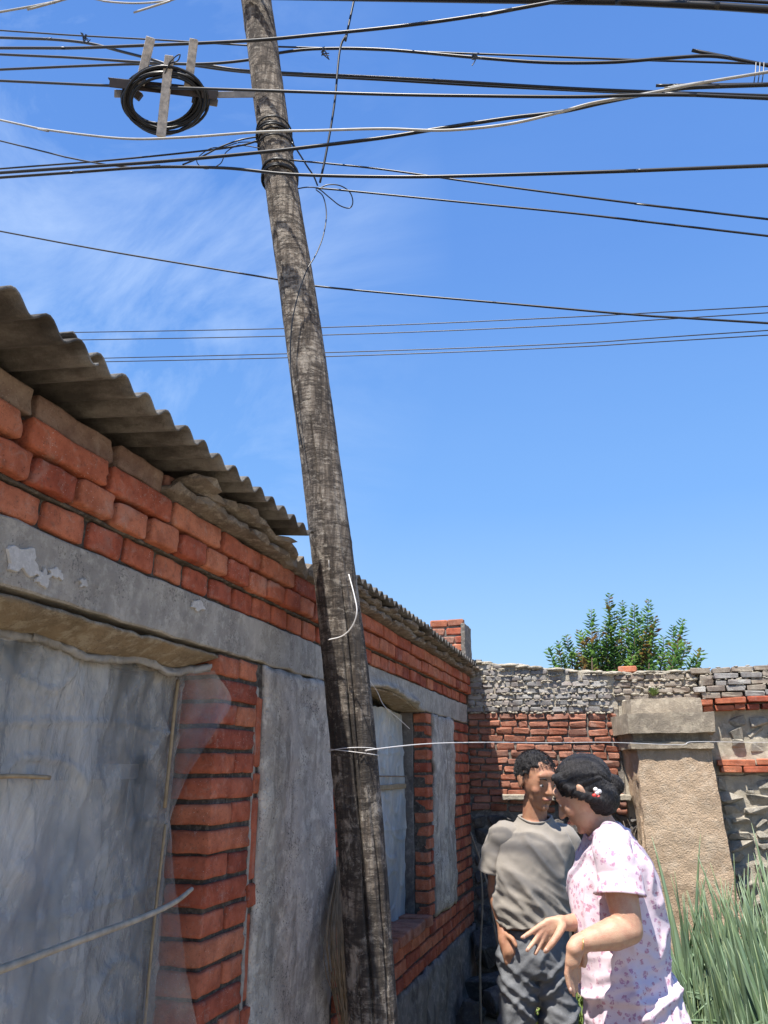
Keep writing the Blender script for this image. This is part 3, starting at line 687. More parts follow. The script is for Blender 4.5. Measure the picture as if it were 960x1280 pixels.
# ---- plastic films over the windows
hem = [onx(0, 790, -0.10), onx(40, 795, -0.095), onx(75, 806, -0.09), onx(105, 820, -0.085), onx(140, 824, -0.088), onx(180, 825, -0.085), onx(212, 840, -0.075), onx(238, 838, -0.06), onx(262, 834, -0.03)]
hem = [hem[0]+Vector((0, -0.75, 0.0))]+hem
def hem_z(y):
    for a, b in zip(hem[:-1], hem[1:]):
        if a.y <= y <= b.y: return a.z+(b.z-a.z)*(y-a.y)/(b.y-a.y)
    return hem[0].z if y < hem[0].y else hem[-1].z
def film(name, y0, y1, z0, z1, xb, mat, seed, slack=0.012, top_wave=0.012, ztop=None):
    V = []; F = []; n1 = int((y1-y0)/0.006); n2 = int((z1-z0)/0.008)
    for j in range(n2+1):
        for i in range(n1+1):
            y = y0+(y1-y0)*i/n1; u = j/n2
            zt = (ztop(y) if ztop else z1-top_wave*(0.5+0.5*math.sin(y*9+seed)))-0.004*noise.noise(Vector((y*20, seed, 0)))
            z = z0+(zt-z0)*u
            fold = slack*0.55*(u**1.5)*math.sin(y*42+3*noise.noise(Vector((y*4, z*2, seed))))*(0.5+noise.noise(Vector((y*3, z*1.5, seed+5))))
            x = xb+fold+slack*1.1*noise.noise(Vector((y*2.6, z*1.8, seed)))+slack*0.5*noise.noise(Vector((y*11+z*5, z*3, seed)))+slack*0.22*abs(noise.noise(Vector((y*25-z*9, z*8, seed))))
            x += 0.006*math.exp(-((z-1.715+0.012*math.sin(y*7))/0.005)**2)+0.005*math.exp(-((z-1.36+0.02*math.sin(y*5))/0.006)**2)
            cr = noise.noise(Vector((y*6+z*4, z*5-y*3, seed+9))); x += 0.007*max(0, 1-abs(cr)*9)+0.006*(1 if u > .55 else u/.55)*max(0, 1-abs(noise.noise(Vector((y*13, z*2.2, seed+2))))*7)   # creased fold line across
            V.append((x, y, z))
    w = n1+1
    for j in range(n2):
        for i in range(n1): a = j*w+i; F.append((a, a+1, a+w+1, a+w))
    me = mesh(name, V, F, M[mat], True); o = link(name, me); return o
f1 = film('plastic_film', 0.162, 1.872, 0.62, 1.905, -0.108, 'film', 1, 0.016, ztop=hem_z)
f1['label'] = 'large dusty plastic film stretched over the near window opening'; f1['category'] = 'plastic film'
def strip_between(name, L, R, nx_, nzs, mat, parent, wr=0.006, seed=0, nrm=Vector((1, 0, 0))):
    A = catmull(L, 8); B = catmull(R, 8); V = []; F = []
    def samp(C, t): s = t*(len(C)-1); i = min(int(s), len(C)-2); return C[i].lerp(C[i+1], s-i)
    for j in range(nzs+1):
        a = samp(A, j/nzs); b = samp(B, j/nzs)
        for i in range(nx_+1):
            p = a.lerp(b, i/nx_); s = math.sin(math.pi*i/nx_)
            p = p + nrm*(wr*math.sin(i/nx_*11+2*noise.noise(p*9))*s + wr*1.3*noise.noise(p*14+Vector((seed, 0, 0))))
            V.append(p)
    w = nx_+1
    for j in range(nzs):
        for i in range(nx_): q = j*w+i; F.append((q, q+1, q+w+1, q+w))
    return link(name, mesh(name, V, F, M[mat], True), parent, (0, 0, 0))
soffit(0.16, 1.875, 1.92, lambda y, x: 1.922+(min(1.922, hem_z(y)+.012)-1.922)*min(1, max(0, -x/.088)))
# rolled hem along the top
hq = catmull(hem, 14); V_ = []; F_ = []
for i, p in enumerate(hq):
    for k in range(9):
        a = 2*math.pi*k/9; rr_ = 0.0085*(1+0.5*noise.noise(Vector((p.y*40, k*.9, 0))))
        V_.append(p+Vector((math.cos(a)*rr_, 0, math.sin(a)*rr_*1.25))+noise.noise_vector(p*28+Vector((k, 0, 0)))*0.006)
for i in range(len(hq)-1):
    for k in range(9): F_.append((i*9+k, i*9+(k+1) % 9, (i+1)*9+(k+1) % 9, (i+1)*9+k))
link('rolled_hem', mesh('rolled_hem', V_, F_, M['film_hem'], True), f1, (0, 0, 0))
# loose flap over the brick jamb, top
strip_between('loose_flap', [onx(228, 842, -0.07), onx(224, 880, -0.075), onx(220, 940, -0.08), onx(212, 990, -0.085), onx(206, 1025, -0.09)],
              [onx(268, 838, 0.0), onx(289, 878, 0.022), onx(258, 930, 0.012), onx(232, 975, -0.03), onx(212, 1026, -0.08)], 16, 30, 'flap', f1, 0.005, 1)
strip_between('loose_flap', [onx(208, 1015, -0.088), onx(202, 1080, -0.09), onx(194, 1150, -0.09), onx(184, 1230, -0.09), onx(172, 1330, -0.09), onx(150, 1500, -0.09)],
              [onx(213, 1018, -0.08), onx(216, 1080, -0.06), onx(224, 1140, -0.03), onx(234, 1210, 0.006), onx(246, 1290, 0.012), onx(250, 1480, 0.01)], 16, 34, 'flap', f1, 0.006, 5)
# bamboo battens pinning it
tube('batten', [onx(223, 850, -0.094), onx(219, 880, -0.092), onx(213, 940, -0.092), onx(206, 1010, -0.092)], 0.0045, M['batten'], f1, 6)
tube('batten', [onx(207, 1030, -0.088), onx(200, 1090, -0.088), onx(190, 1180, -0.088), onx(180, 1290, -0.088)], 0.0035, M['batten'], f1, 6)
tube('batten', [onx(-30, 972, -0.085), onx(20, 970, -0.086), onx(62, 972, -0.088)], 0.0045, M['batten'], f1, 6)
f2 = film('plastic_film', 2.93, 4.19, 0.915, 1.925, -0.125, 'film_pale', 8, 0.012)
f2['label'] = 'milky plastic film covering the far window right of the pole'; f2['category'] = 'plastic film'
tube('batten', [Vector((-0.105, 3.0, 1.61)), Vector((-0.104, 3.6, 1.60)), Vector((-0.105, 4.16, 1.595))], 0.0035, M['twig'], f2, 6)
o = slab('tape_strip', (-0.112, 3.0, 1.535), (-0.105, 4.17, 1.56), M['batten'], f2, 0.05, 0.002)
# bent stick leaning across the big film
st = tube('bent_stick', [onx(-60, 1232, -0.03), onx(0, 1212, -0.03), onx(60, 1190, -0.02), onx(120, 1168, -0.01), onx(180, 1146, 0.0), onx(218, 1128, 0.008), onx(240, 1111, 0.012)], [0.008, 0.0078, 0.007, 0.0075, 0.0065, 0.006, 0.005], M['stick'], None, 8)
tag(st, 'bent bare stick slanting across the lower plastic film', 'stick')
# ------------------------------------------------------------------ broom of twigs hanging behind the pole
br = empty('twig_broom', onx(420, 1170, 0.03)); tag(br, 'bundle of thin dry twigs hung on the render beside the pole', 'broom')
mb = MB(); rb = random.Random(3)
top = onx(424, 1078, 0.03); low = onx(432, 1270, 0.04)
for i in range(70):
    s = rb.uniform(-1, 1); mid = top.lerp(low, 0.5)+Vector((rb.uniform(0.0, 0.05), -0.24*(s*0.5+0.5)+0.02, rb.uniform(-.03, .03)))
    mb.tube([top+Vector((rb.uniform(-.006, .006), rb.uniform(-.008, .008), rb.uniform(-.03, .02))), mid, low+Vector((rb.uniform(-.01, .02), rb.uniform(-.02, .02), rb.uniform(-.1, .05)))], 0.0016, 4, 4)
tag(mb.build('twigs', M['twig'], br), kind='stuff')
tube('binding', [top+Vector((-.01, -.012, -.03)), top+Vector((.014, 0, -.03)), top+Vector((0, .014, -.03)), top+Vector((-.01, -.012, -.033))], 0.002, M['wire_pale'], br, 5, 3)

# ------------------------------------------------------------------ the pole
PP = [(1400, 473, 2.10, 61), (1280, 467, 2.15, 61), (1060, 452, 2.28, 59), (840, 433, 2.41, 56), (640, 409, 2.51, 50), (400, 377, 2.66, 45), (220, 350, 2.80, 40), (0, 320, 3.0, 37)]
axis = [at(px, py, d) for (py, px, d, w) in PP]; rr = [w*d/FPX/2 for (py, px, d, w) in PP]
axis = [axis[0]+(axis[0]-axis[1]).normalized()*1.2] + axis + [axis[-1]+(axis[-1]-axis[-2]).normalized()*1.6]
rr = [rr[0]*1.05]+rr+[rr[-1]*0.93]
def lerp_r(r, n): return [r[min(int(i/(n-1)*(len(r)-1)), len(r)-2)]*(1-(i/(n-1)*(len(r)-1)-min(int(i/(n-1)*(len(r)-1)), len(r)-2))) + r[min(int(i/(n-1)*(len(r)-1)), len(r)-2)+1]*(i/(n-1)*(len(r)-1)-min(int(i/(n-1)*(len(r)-1)), len(r)-2)) for i in range(n)]
AX = catmull(axis, 26); RR = lerp_r(rr, len(AX))
pole = empty('utility_pole', AX[0]); tag(pole, 'tall leaning weathered wooden utility pole in front of the house wall', 'utility pole')
def pole_mesh():
    V = []; F = []; seg = 150; n = len(AX); t0 = (AX[1]-AX[0]).normalized(); nr = Vector((0, -1, 0)); nr = (nr-t0*nr.dot(t0)).normalized()
    rk = random.Random(5); knots = [(rk.uniform(0.3, 4.6), rk.uniform(0, 6.28), rk.uniform(0.012, 0.03)) for _ in range(26)]
    for i in range(n):
        t = (AX[min(i+1, n-1)]-AX[max(i-1, 0)]).normalized(); nr = (nr-t*nr.dot(t)).normalized(); b = t.cross(nr); h = AX[i].z
        for k in range(seg):
            a = 2*math.pi*k/seg; r = RR[i]
            d = Vector((math.cos(a)*2.2, math.sin(a)*2.2, h*1.1)); r *= 1+0.035*noise.noise(d)
            r += 0.0010*noise.noise(Vector((math.cos(a)*50, math.sin(a)*50, h*3)))+0.0012*noise.noise(Vector((math.cos(a)*8, math.sin(a)*8, h*38))); d2 = Vector((math.cos(a)*9, math.sin(a)*9, h*2.0)); r += 0.0022*noise.noise(d2)+0.0012*noise.noise(Vector((math.cos(a)*22, math.sin(a)*22, h*9)))
            for (kz, ka, kr) in knots:
                dz = (h-kz); da = math.atan2(math.sin(a-ka), math.cos(a-ka))*RR[i]; q = (dz*dz+da*da)/(kr*kr)
                if q < 9: r += 0.004*math.exp(-q)-0.003*math.exp(-q*6)
            # long drying crack on the camera side
            for (ca, z0, z1, dep, wd) in ((0.30, 0.0, 2.05, 0.022, 0.045), (0.06, 2.2, 2.9, 0.010, 0.04), (-0.5, 2.9, 4.3, 0.010, 0.04), (0.95, 0.6, 1.6, 0.012, 0.04), (0.55, 1.5, 2.25, 0.014, 0.035), (-0.2, 0.3, 1.2, 0.008, 0.03)):
                if z0 < h < z1:
                    da = a-(ca+0.10*noise.noise(Vector((h*2.2, ca*9, 0)))+0.03*noise.noise(Vector((h*12, ca*9, 0)))); da = math.atan2(math.sin(da), math.cos(da))
                    f_ = min(1, (h-z0)*5, (z1-h)*5); r -= dep*f_*math.exp(-(da/wd)**2)
            V.append(AX[i]+(nr*math.cos(a)+b*math.sin(a))*r)
    for i in range(n-1):
        for k in range(seg): q = i*seg+k; q2 = i*seg+(k+1) % seg; F.append((q, q2, q2+seg, q+seg))
    F.append(tuple(reversed(range(seg)))); F.append(tuple((n-1)*seg+k for k in range(seg)))
    return V, F
V, F = pole_mesh()
link('shaft', mesh('shaft', [v-AX[0] for v in V], F, M['pole'], True), pole, AX[0])
def pole_at_z(z):
    for i in range(len(AX)-1):
        if AX[i].z <= z <= AX[i+1].z: t = (z-AX[i].z)/(AX[i+1].z-AX[i].z); return AX[i].lerp(AX[i+1], t), RR[i]
    return AX[-1], RR[-1]
def pole_pt(py):
    best = min(range(len(AX)), key=lambda i: abs(proj(AX[i])[1]-py)); return AX[best], RR[best]
def proj(p):
    v = p-CAM; d = v.dot(FW); return 480+FPX*v.dot(RT)/d, 640-FPX*v.dot(UP)/d
# wire lashings round the pole
def lash(py, n, spread, r, mat='wire', seed=0):
    c, R0 = pole_pt(py); mbb = MB(); rl = random.Random(seed)
    for i in range(n):
        off = Vector((0, 0, rl.uniform(-spread, spread))); tx, ty = rl.uniform(-.12, .12), rl.uniform(-.3, .1); pts = []
        for k in range(25):
            a = k/24*2*math.pi; rad_ = R0*1.06+r; pts.append(c+off+Vector((math.cos(a)*rad_, math.sin(a)*rad_, (math.cos(a)*tx+math.sin(a)*ty)*R0)))
        mbb.tube(pts, r, 6, 1)
    mbb.build('wire_lashing', M[mat], pole, True)
lash(166, 4, 0.02, 0.0032, seed=1); lash(182, 2, 0.01, 0.003, seed=2); lash(222, 5, 0.022, 0.0034, seed=3)
c, R0 = pole_pt(800)
# thin white wire tied low on the pole
lash(937, 2, 0.003, 0.0012, 'wire_white', 6)
# ------------------------------------------------------------------ overhead wires
def wire(pts, r, mat, label, y0=1.86, k=0.0, ext=(3, 3), name='overhead_wire', grp=None, cat='wire', fixed=None):
    P = [onplane(px, py, y0, k) for px, py in pts] if fixed is None else fixed
    if ext[0]: P = [P[0]+(P[0]-P[1]).normalized()*ext[0]]+P
    if ext[1]: P = P+[P[-1]+(P[-1]-P[-2]).normalized()*ext[1]]
    o = tube(name, P, r*(1.0 if (y0 > 5 or mat != 'wire') else 1.45), M[mat], None, 8, 8); tag(o, label, cat, grp); return o
U = lambda py, a, b: None
wire([(0, 15), (40, 8), (78, 0), (100, -6)], 0.0042, 'wire_pale', 'pale cable crossing the very top left corner of the sky', 1.7, ext=(3, 3))
wire([(100, -5), (135, 2), (175, 4), (215, 0), (240, -8)], 0.0034, 'wire_pale', 'pale sagging cable just touching the top edge left of the pole', 1.75, ext=(1, 3))
wire([(0, 38), (90, 44), (200, 50), (315, 57), (400, 60), (480, 63), (640, 69), (800, 75), (960, 80)], 0.0026, 'wire', 'thin black wire, topmost of the long wires left of the pole', 2.25)
wire([(0, 47), (60, 49), (110, 54), (150, 64), (195, 76), (225, 88), (238, 98)], 0.0040, 'wire', 'black cable sloping down from the left into the hanging coil', 2.0, ext=(3, 0))
wire([(0, 60), (90, 60), (175, 57), (310, 51), (400, 43), (480, 35), (560, 25), (640, 12), (705, 0)], 0.0040, 'wire', 'black cable rising rightward from the coil top past the pole', 1.88)
wire([(700, 1), (770, 2), (840, 5), (900, 8), (960, 12)], 0.0075, 'wire', 'thick black cable bundle along the top right corner', 1.9, ext=(3, 3))
wire([(860, -2), (910, 0), (960, 3)], 0.0035, 'wire', 'short thin black wire at the extreme top right corner', 1.9, ext=(2, 3))
wire([(0, 68), (90, 72), (180, 78), (250, 80), (310, 75), (350, 66), (400, 61), (480, 62), (595, 72), (680, 78), (760, 78), (830, 73), (880, 70), (915, 73), (960, 82)], 0.0040, 'wire', 'wavy black cable with a tied knot right of the pole', 2.2)
wire([(0, 87), (90, 83), (175, 80), (250, 81), (315, 89), (480, 97), (600, 104), (720, 111), (840, 116), (960, 120)], 0.0042, 'wire', 'thick black cable, upper of the close pair behind the pole', 2.3)
wire([(240, 82), (315, 91), (480, 100), (600, 107), (720, 113), (840, 118), (960, 123)], 0.0034, 'wire', 'thick black cable, lower of the close pair behind the pole', 2.32, ext=(0, 3))
wire([(0, 101), (135, 107), (320, 113), (480, 118), (600, 120), (720, 121), (800, 119), (870, 119), (960, 123)], 0.0034, 'wire', 'straight black wire running along the iron crossarm', 1.84)
wire([(820, 107), (890, 106), (960, 105)], 0.003, 'wire', 'short black wire segment beneath the rising pale cable on the right', 1.9, ext=(0, 3))
wire([(0, 150), (50, 161), (150, 173), (225, 172), (325, 165), (400, 163), (480, 161), (555, 163), (630, 156), (690, 143), (740, 129), (805, 118), (880, 103), (960, 90)], 0.0042, 'wire_pale', 'pale grey cable sagging left of the pole and climbing to the right', 1.86)
wire([(0, 216), (200, 202), (330, 190), (400, 182), (480, 172), (560, 159), (640, 147), (700, 140), (760, 127), (840, 112), (900, 108), (960, 106)], 0.0040, 'wire', 'black cable twisting with the pale cable on the right', 1.88)
wire([(0, 211), (130, 201), (250, 189), (300, 182), (322, 176)], 0.0024, 'wire', 'thin black wire ending at the lashing on the left of the pole', 1.98, ext=(3, 0))
wire([(0, 222), (100, 215), (190, 209), (280, 210), (365, 218), (480, 221), (580, 220), (780, 214), (960, 207)], 0.0036, 'wire', 'black cable level with the lower lashing of the pole', 1.90)
wire([(0, 176), (90, 198), (160, 209), (200, 207)], 0.0022, 'wire', 'thin wire dropping from the left edge onto the cables', 1.95, ext=(3, 0))
wire([(362, 200), (415, 205), (480, 212), (600, 229), (720, 245), (840, 260), (960, 274)], 0.0022, 'wire', 'upper thin wire descending right from the pole lashing', 2.02, ext=(0, 4))
wire([(395, 235), (430, 238), (480, 243), (600, 255), (720, 267), (840, 281), (960, 295)], 0.0022, 'wire', 'lower thin wire descending right from the loop beside the pole', 2.02, ext=(0, 4))
wire([(0, 289), (85, 305), (170, 320), (345, 349), (390, 357), (480, 366), (640, 380), (800, 394), (960, 404)], 0.0030, 'wire', 'lone black wire passing behind the middle of the pole', 2.7)
for i, (pts, lab) in enumerate((([(20, 416), (95, 415.5), (400, 409.5), (700, 397), (960, 383)], 'highest'), ([(20, 426), (95, 425), (400, 419), (700, 407), (960, 391)], 'second highest'),
                ([(20, 450), (118, 448), (400, 441), (700, 430), (960, 413)], 'third highest'), ([(20, 454), (118, 452.5), (400, 446), (700, 434.5), (960, 419)], 'lowest'))):
    wire(pts, 0.0048, 'wire', lab+' of the four distant wires above the roof edge', 6.0, ext=(8, 8), grp='distant wires above the roof')
# drop wire, loop and trailing wire by the pole
wire([(443, -2), (434, 40), (425, 62), (418, 130), (408, 190), (400, 228)], 0.0028, 'wire', 'near-vertical drop wire hanging down to the loop right of the pole', 1.95, ext=(2, 0))
def free(pts, r, mat, label, name='loose_wire', cat='wire', sm=8):
    return tag(tube(name, [at(*p) for p in pts], r, M[mat], None, 7, sm), label, cat)
free([(371, 236, 2.80), (385, 234, 2.80), (398, 236, 2.8), (412, 247, 2.8), (425, 257, 2.8), (437, 260, 2.8), (441, 252, 2.8), (437, 240, 2.8), (425, 232, 2.8), (410, 231, 2.8), (398, 236, 2.8)], 0.0022, 'wire', 'round black wire loop sticking out right of the pole')
free([(395, 237, 2.79), (404, 246, 2.78), (408, 268, 2.75), (404, 295, 2.70), (395, 318, 2.66), (385, 335, 2.62), (378, 352, 2.60), (371, 375, 2.585), (365, 405, 2.57), (363, 440, 2.55), (365, 480, 2.52), (371, 520, 2.5), (378, 560, 2.475)], 0.0021, 'wire', 'thin wire trailing down along the upper half of the pole')
free([(365, 178, 2.78), (376, 195, 2.78), (384, 208, 2.78), (392, 220, 2.79), (397, 232, 2.79)], 0.0030, 'wire', 'short twisted stay between the two lashings of the pole')
free([(322, 178, 2.85), (300, 178, 2.8), (280, 184, 2.8), (262, 186, 2.8), (246, 200, 2.8), (256, 211, 2.8), (275, 205, 2.8), (283, 190, 2.8), (300, 182, 2.8), (330, 186, 2.8)], 0.0018, 'wire', 'tangled black wire ends left of the pole lashing')
free([(228, 206, 2.8), (250, 197, 2.8), (275, 184, 2.8), (300, 175, 2.8), (322, 171, 2.82)], 0.0030, 'wire', 'twisted wire pair reaching the pole from the left')
for i, (kx, ky, kd, lab) in enumerate(((404, 63, 2.42, 'black tape knot on the wavy cable near the pole'), (594, 71, 2.3, 'small black clip on the wavy cable in mid sky'), (105, 45, 2.75, 'small wire tie on the topmost wires at upper left'))):
    kn = empty('wire_tie', at(kx, ky, kd)); mbb = MB(); rk = random.Random(i)
    for q in range(6):
        mbb.tube([at(kx+rk.uniform(-6, 6), ky+rk.uniform(-5, 5), kd), at(kx+rk.uniform(-4, 4), ky+rk.uniform(-4, 9), kd), at(kx+rk.uniform(-8, 9), ky+rk.uniform(-5, 12), kd)], 0.0016, 5, 4)
    mbb.build('twisted_ends', M['wire'], kn); tag(kn, lab, 'wire tie')
# ties at the right edge
kn = empty('wire_tie', onplane(950, 95, 1.9, 0)); mbb = MB()
for dx in (-5, 0, 5): mbb.tube([onplane(950+dx, 78, 1.9, 0), onplane(949+dx, 92, 1.89, 0), onplane(947+dx, 106, 1.9, 0)], 0.0015, 5, 3)
mbb.build('twisted_ends', M['wire'], kn); tag(kn, 'row of thin vertical ties joining cables at the right edge', 'wire tie')

# crossarm, slats and cable coil
dd = 2.86
xa = empty('crossarm', at(320, 117, dd)); tag(xa, 'black iron crossarm reaching left from the pole above the coil', 'crossarm')
def bar(name, a, b, w, h, mat, parent, nrm):
    a = Vector(a); b = Vector(b); t = (b-a).normalized(); n_ = (nrm-t*nrm.dot(t)).normalized(); s_ = t.cross(n_)
    Mx = Matrix((t, s_, n_)).transposed(); bm = box_bm((b-a).length, w, h, min(w, h)*0.12, 1)
    me = from_bm(name, bm, M[mat]); me.transform(Mx.to_4x4()); return link(name, me, parent, (a+b)/2)
bar('angle_iron', at(137, 103, dd-.02), at(272, 119, dd-.02), 0.034, 0.005, 'iron', xa, -FW)
bar('angle_flange', at(137, 100.5, dd+.0), at(272, 114, dd+.0), 0.004, 0.035, 'iron', xa, -FW)
bar('steel_arm', at(268, 118.5, dd-.01), at(322, 118, dd), 0.022, 0.006, 'iron_pale', xa, -FW)
bar('bracket', at(143, 117, dd+.03), at(160, 117.5, dd+.03), 0.028, 0.006, 'iron_pale', xa, -FW)
bar('bracket', at(240, 124, dd+.02), at(272, 129, dd+.02), 0.026, 0.006, 'iron_pale', xa, -FW)
ring_bolt = bar('bracket', at(163, 112, dd+.03), at(176, 122, dd+.03), 0.03, 0.02, 'iron', xa, -FW)
sr = empty('slat_rack', at(210, 110, dd)); tag(sr, 'three bleached wooden slats holding the cable coil', 'wooden rack')
bar('slat', at(188.5, 47, dd-.06), at(175, 106, dd-.03), 0.031, 0.014, 'slat', sr, -FW)
bar('slat', at(242.5, 49, dd-.06), at(235, 110, dd-.03), 0.029, 0.014, 'slat', sr, -FW)
bar('slat', at(212, 70, dd-.07), at(201, 171, dd-.05), 0.032, 0.014, 'slat', sr, -FW)
coil = empty('cable_coil', at(205, 125, dd)); tag(coil, 'oval coil of spare black cable hanging left of the pole', 'cable coil')
rc = random.Random(11)
for i in range(13):
    cx_, cy_ = 205+rc.uniform(-3, 3), 124+rc.uniform(-4, 4); ax_, ay_ = 52-rc.uniform(0, 10), 40-rc.uniform(0, 11); ph = rc.uniform(-.1, .1); pts = []
    zoff = rc.uniform(-0.03, 0.03); dk = dd+0.0+zoff
    for k in range(41):
        a = 2*math.pi*k/40; ex = ax_*math.cos(a); ey = ay_*math.sin(a)
        pts.append(at(cx_+ex*math.cos(ph)-ey*math.sin(ph)+0.8*math.sin(3*a+i), cy_+ey+ex*math.sin(ph)+ (2 if i < 5 else 0)*math.sin(a), dk+0.05*math.sin(a)))
    V_, F_ = tube_vf(pts, 0.0052, 7, 0, False); c_ = sum(pts, Vector())/len(pts)
    link('cable_turn', mesh('cable_turn', [v-c_ for v in V_], F_, M['wire'], True), coil, c_)
tube('loose_end', [at(206, 92, dd-.08), at(212, 80, dd-.08), at(222, 76, dd-.08), at(225, 68, dd-.08), at(218, 72, dd-.08), at(211, 82, dd-.08), at(222, 95, dd-.05), at(248, 100, dd-.03)], 0.0022, M['wire'], coil, 6)
# white wires
ww_ = [pole_pt(937)[0]+Vector((0.055, -0.05, 0)), at(464, 937, 2.24), at(530, 930, 2.45), at(600, 928, 2.7), at(690, 928.5, 3.1), at(762, 928, 3.5), at(850, 931, 4.0), at(870, 927, 4.15), at(960, 928, 4.7), at(1100, 926, 5.4)]
tag(tube('white_wire', ww_, 0.0017, M['wire_white'], None, 6, 6), 'long white wire strung from the low pole across the yard', 'wire')
free([(436, 718, 2.40), (443, 745, 2.34), (446, 765, 2.31), (440, 783, 2.31), (428, 795, 2.32), (410, 800, 2.34)], 0.0020, 'wire_white', 'short white wire curl on the pole by the roof notch')
free([(452, 838, 2.5), (470, 862, 2.6), (480, 882, 2.6), (498, 898, 2.65), (512, 911, 2.7)], 0.0009, 'wire_white', 'fine white wire end hanging before the far lintel')
free([(411, 700, 2.41), (413, 745, 2.40), (420, 790, 2.375), (428, 850, 2.345)], 0.0008, 'wire_white', 'fine pale strand running down the pole below the roof')

# ------------------------------------------------------------------ far courtyard wall
FY = 5.40
cw = empty('courtyard_wall', (0.6, FY+0.12, 0.0)); tag(cw, 'tall courtyard wall of grey brick over red brick over rubble behind the people', 'wall')
def zt_left(x): return 2.375-0.125*max(0, min(1, x/1.0))**0.8
slab('wall_core', (-0.8, FY+0.016, 0.0), (1.0, FY+0.24, 2.245), M['mortar'], cw, 0.05, 0.004)
slab('wall_core', (1.0, FY+0.02, 0.0), (1.5, FY+0.24, 2.235), M['mortar_pale'], cw, 0.05, 0.004)
slab('wall_core', (1.503, FY+0.055, 1.60), (6.0, FY+0.27, 2.235), M['mortar_pale'], cw, 0.025, 0.014, 14)
slab('wall_core', (1.503, FY+0.05, 0.0), (6.0, FY+0.27, 1.598), M['mortar_pale'], cw, 0.025, 0.018, 14)
# sloping core over the left stretch
mb = MB(); V = []
for i in range(21):
    x = i/20; z = zt_left(x)-0.02; V += [(x, FY+0.02, 2.20), (x, FY+0.015, z), (x, FY+0.23, z), (x, FY+0.23, 2.20)]
F = []
for i in range(20):
    for k in range(4): a = i*4+k; b = i*4+(k+1) % 4; F.append((a, b, b+4, a+4))
link('wall_core', mesh('wall_core', [(a, b-0.008 if b < FY+.1 else b, c if c > 2.21 else 2.006) for a, b, c in V], F, M['mortar_pale']), cw, (0, 0, 0))
def course_x(parent, x0, x1, z, h, l, yface, w, mats, joint=0.010, off=0.0, tilt=0.0, **kw):
    x = x0-off
    while x < x1-0.02:
        L = l*rnd.uniform(0.9, 1.1) if rnd.random() > 0.25 else l*rnd.choice((0.55, 0.7, 1.3))
        a = max(x, x0); b = min(x+L, x1)
        if b-a > 0.028:
            Lq = round((b-a)/0.012)*0.012
            brick(parent, ((a+b)/2, yface+w/2+rnd.uniform(-.004, .006), z+tilt*((a+b)/2-x0)), Lq, w, h, rnd.choice(mats), rotz=math.pi/2, jr=0.025, jp=0.002, **kw)
        x += L+joint
z = 1.982; i = 0
while z > 1.36:
    course_x(cw, 0.003, 0.985 if z > 1.47 else 0.55, z, 0.038, 0.112, FY, 0.07, ['brick_old'], off=(0.05 if i % 2 else 0.0), tilt=-0.028, bev=0.006, jit=0.0022)
    z -= 0.0485; i += 1
z = 2.025; i = 0
while z < 2.36:
    x1 = 0.97
    if z > 2.235: x1 = max(0.1, (2.365-z)/0.125*0.95)
    course_x(cw, 0.003, x1, z, 0.034, 0.100, FY-0.002, 0.07, ['brick_grey'], off=(0.05 if i % 2 else 0.0), tilt=-0.02, bev=0.006, jit=0.003)
    z += 0.041; i += 1
z = 2.075; i = 0
while z < 2.24:
    course_x(cw, 0.985, 1.49, z, 0.034, 0.105, FY-0.004, 0.07, ['brick_sand'], off=(0.05 if i % 2 else 0.0), bev=0.006, jit=0.003)
    z += 0.043; i += 1
z = 2.075; i = 0
while z < 2.25:
    xs0 = 1.475 + (0.0 if i in (1, 4) else 0.045)
    course_x(cw, xs0, 3.4, z, 0.0335, 0.115, FY-0.025, 0.10, ['brick_grey', 'brick_sand'], off=(0.05 if i % 2 else 0.0), tilt=0.02, bev=0.004, jit=0.002)
    z += 0.0385; i += 1
course_x(cw, 1.47, 3.4, 2.035, 0.033, 0.20, FY-0.035, 0.12, ['brick'], tilt=0.03, bev=0.004)
course_x(cw, 1.52, 3.4, 1.995, 0.033, 0.105, FY-0.015, 0.10, ['brick'], tilt=0.03, bev=0.004)
course_x(cw, 1.56, 3.4, 1.670, 0.036, 0.23, FY+0.0, 0.10, ['brick'], tilt=0.01, bev=0.004)
course_x(cw, 1.57, 3.4, 1.630, 0.036, 0.20, FY+0.0, 0.10, ['brick'], off=0.08, tilt=0.01, bev=0.004)
slab('mortar_bed', (1.56, FY+0.02, 1.655), (3.4, FY+0.10, 1.662), M['mortar'], cw, 0.05, 0.003)
# rough coping of mortar and mortar squeezed out of the grey courses
mb = MB(); rg = random.Random(12)
def blob(mb, c, s, sub=1):
    bm = bmesh.new(); bmesh.ops.create_icosphere(bm, subdivisions=sub, radius=1.0)
    q = rg.uniform(0, 99)
    vs = [Vector(c)+Vector((v.co.x*s[0], v.co.y*s[1], v.co.z*s[2]))*(1+0.35*noise.noise(v.co*1.7+Vector((q, 0, 0)))) for v in bm.verts]
    mb.add(vs, [tuple(v.index for v in f.verts) for f in bm.faces]); bm.free()
for i in range(150):
    x = rg.uniform(0.0, 1.0); blob(mb, (x, FY+rg.uniform(0.0, 0.22), zt_left(x)-0.014+rg.uniform(-.006, .004)), (rg.uniform(.03, .07), rg.uniform(.03, .05), rg.uniform(.008, .016)), 2)
for i in range(60):
    x = rg.uniform(1.0, 1.48); blob(mb, (x, FY+rg.uniform(0.02, 0.22), 2.238+rg.uniform(-.006, .004)), (rg.uniform(.03, .06), rg.uniform(.03, .05), rg.uniform(.008, .016)), 2)
tag(mb.build('coping_mortar', M['mortar_pale'], cw, True), kind='stuff')
mb = MB()
